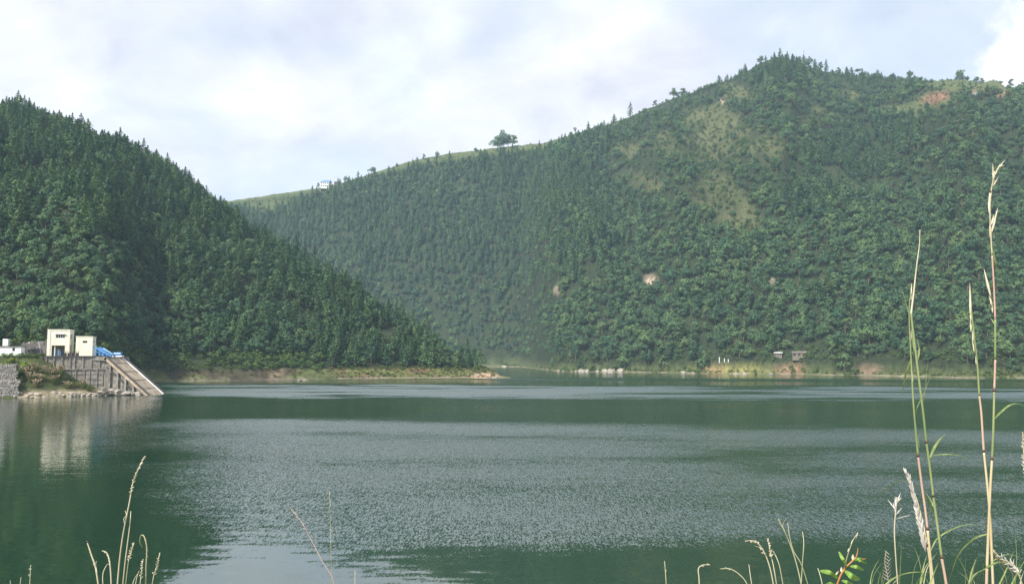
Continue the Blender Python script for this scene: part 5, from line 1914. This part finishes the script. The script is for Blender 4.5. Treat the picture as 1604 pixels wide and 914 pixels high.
# --- dry stalks
DRY = [
    ('dry stalk forking into bare twigs, left of the leafy sprig', 1258, 1.7, [([(1258, 930), (1252, 900), (1244, 870), (1232, 838), (1219, 812)], 3.0), ([(1254, 930), (1257, 880), (1259, 850), (1257, 832)], 2.6), ([(1270, 930), (1256, 885), (1243, 862), (1237, 840), (1234, 818)], 2.4), ([(1230, 832), (1226, 822), (1231, 812)], 1.2)], []),
    ('dry stalk bent over at its tip like a hook, beside the beaded head', 1213, 1.7, [([(1214, 930), (1207, 892), (1198, 866), (1188, 851), (1178, 846), (1167, 847)], 2.8), ([(1196, 864), (1193, 858), (1182, 854)], 1.2)], [[(1196, 866), (1187, 850), (1176, 847)]]),
    ('dry stalk with a thick beaded seed head, left of the forked twigs', 1219, 1.75, [([(1219, 930), (1212, 888), (1207, 866), (1203, 842)], 2.8), ([(1229, 930), (1222, 890), (1217, 874), (1211, 862)], 2.0)], [[(1209, 872), (1206, 858), (1203, 843)]]),
    ('dry stalk leaning far over to the left near the bottom edge', 1175, 1.65, [([(1176, 930), (1168, 910), (1156, 897), (1143, 890), (1130, 890)], 2.6)], [[(1145, 891), (1137, 889), (1130, 890)]]),
    ('single short thin dry stalk right of the leaning one', 1179, 1.7, [([(1180, 930), (1176, 905), (1173, 883)], 2.0)], []),
    ('short dry stalk with its tip bent right, near the bottom edge', 1096, 1.65, [([(1096, 930), (1095, 905), (1094, 890), (1101, 884), (1112, 884)], 3.0)], [[(1099, 886), (1106, 883), (1112, 884)]]),
    ('lone dry stalk with a small bulb near the middle bottom edge', 1044, 1.65, [([(1044, 930), (1043, 905), (1041, 878)], 2.4)], [[(1043, 893), (1042, 888)]]),
    ('single short dry twig just left of the leafy sprig', 1290, 1.6, [([(1291, 930), (1286, 905), (1281, 889)], 2.2)], []),
    ('tall dry stalk with long beaded tan seed head at the left', 185, 1.75, [([(183, 930), (187, 880), (193, 835), (202, 790), (210, 750), (227, 714)], 3.6), ([(191, 930), (196, 880), (203, 825), (205, 800)], 3.0), ([(196, 822), (194, 812), (198, 806), (196, 799)], 1.8)], [[(205, 772), (210, 750), (219, 730), (227, 713)]]),
    ('thin dry stalk right beside the tall beaded one', 196, 1.7, [([(195, 930), (201, 880), (204, 868), (209, 850)], 2.4)], [[(202, 876), (205, 862), (209, 850)]]),
    ('leftmost thick dry stalk of the left clump, leaning left', 155, 1.7, [([(156, 930), (150, 890), (143, 868), (137, 850)], 3.6), ([(152, 896), (150, 884), (151, 878)], 2.0)], [[(148, 884), (142, 866), (136, 846)]]),
    ('dry stalk curled over at its tip, in the left clump', 175, 1.65, [([(175, 930), (173, 890), (170, 872), (166, 864), (160, 862)], 3.4), ([(162, 930), (161, 900), (166, 886), (170, 882)], 2.2)], [[(173, 886), (169, 870), (163, 863)]]),
    ('tall dry stalk hooked over at its top, right in the left clump', 229, 1.7, [([(228, 930), (229, 885), (230, 858), (226, 840), (221, 838), (219, 848), (223, 856)], 3.2)], [[(230, 876), (230, 855), (227, 842)]]),
    ('right-leaning beaded dry stalk at the right end of the left clump', 237, 1.7, [([(236, 930), (241, 900), (246, 885), (250, 866)], 2.6)], [[(241, 900), (246, 884), (250, 866)]]),
    ('short beaded dry stalk between the taller ones of the left clump', 218, 1.65, [([(218, 930), (221, 900), (224, 876)], 2.4), ([(210, 930), (214, 905), (218, 893)], 1.8), ([(205, 930), (209, 910), (215, 898)], 1.8)], [[(220, 905), (222, 890), (224, 874)]]),
    ('lone dry stalk near the bottom left corner', 46, 1.65, [([(46, 930), (47, 905), (48, 884)], 1.8)], [[(46, 902), (48, 884)]]),
    ('pair of short dry twigs at the bottom left corner', 30, 1.65, [([(29, 930), (33, 903)], 1.5), ([(17, 930), (16, 908)], 1.4)], []),
    ('thin reddish stalk bending to the left over the pale reflection', 521, 1.9, [([(526, 940), (521, 905), (508, 884), (490, 850), (473, 818), (456, 797)], 1.7)], [[(478, 828), (466, 808), (457, 797)]]),
    ('very thin upright stalk over the pale reflection', 518, 1.95, [([(519, 940), (519, 880), (518, 840), (516, 768)], 1.4)], [[(517, 790), (516, 767)]]),
    ('tiny dark stalk standing alone right of the thin upright one', 556, 1.7, [([(556, 930), (556, 893)], 1.5)], []),
]
for k, (lab, foot, D_0, stems, heads) in enumerate(DRY):
    p = Plant('dry_stalk', D_0 + 0.02 * (k % 5), foot, lab, 'dry grass', 'dry stalks on the near bank')
    thin_red = 'reddish' in lab
    mt = G_PINK if thin_red else G_STRAW if k % 3 else G_OLIVE
    for j, (pts, w) in enumerate(stems):
        p.stem(pts, w, w * 0.6, mt, j == 0 or pts[0][1] > 914, 0.03)
    for j, h in enumerate(heads):
        big_ = 'beaded' in lab
        p.head(h, 8 if big_ else 5, G_PALE if big_ or k % 2 else G_STRAW, 6 if big_ else 4, 2, 0.55, 0.8, 'seed_head', k * 7 + j)

# ------------------------------------------------------------------ air
m = MB()
m.box(-1900, 1900, -120, 2200, -9, 640)
hz = bpy.data.materials.new('haze_air')
hz.use_nodes = True
hz.node_tree.nodes.clear()
q = NB(hz.node_tree)
o = q.n('ShaderNodeOutputMaterial')
pv = q.n('ShaderNodeVolumePrincipled')
pv.inputs['Color'].default_value = (0.58, 0.82, 1.0, 1)
pv.inputs['Density'].default_value = 0.000105
pv.inputs['Anisotropy'].default_value = 0.0
hz.node_tree.links.new(pv.outputs[0], o.inputs['Volume'])
tag(m.build('haze', hz), kind='stuff')
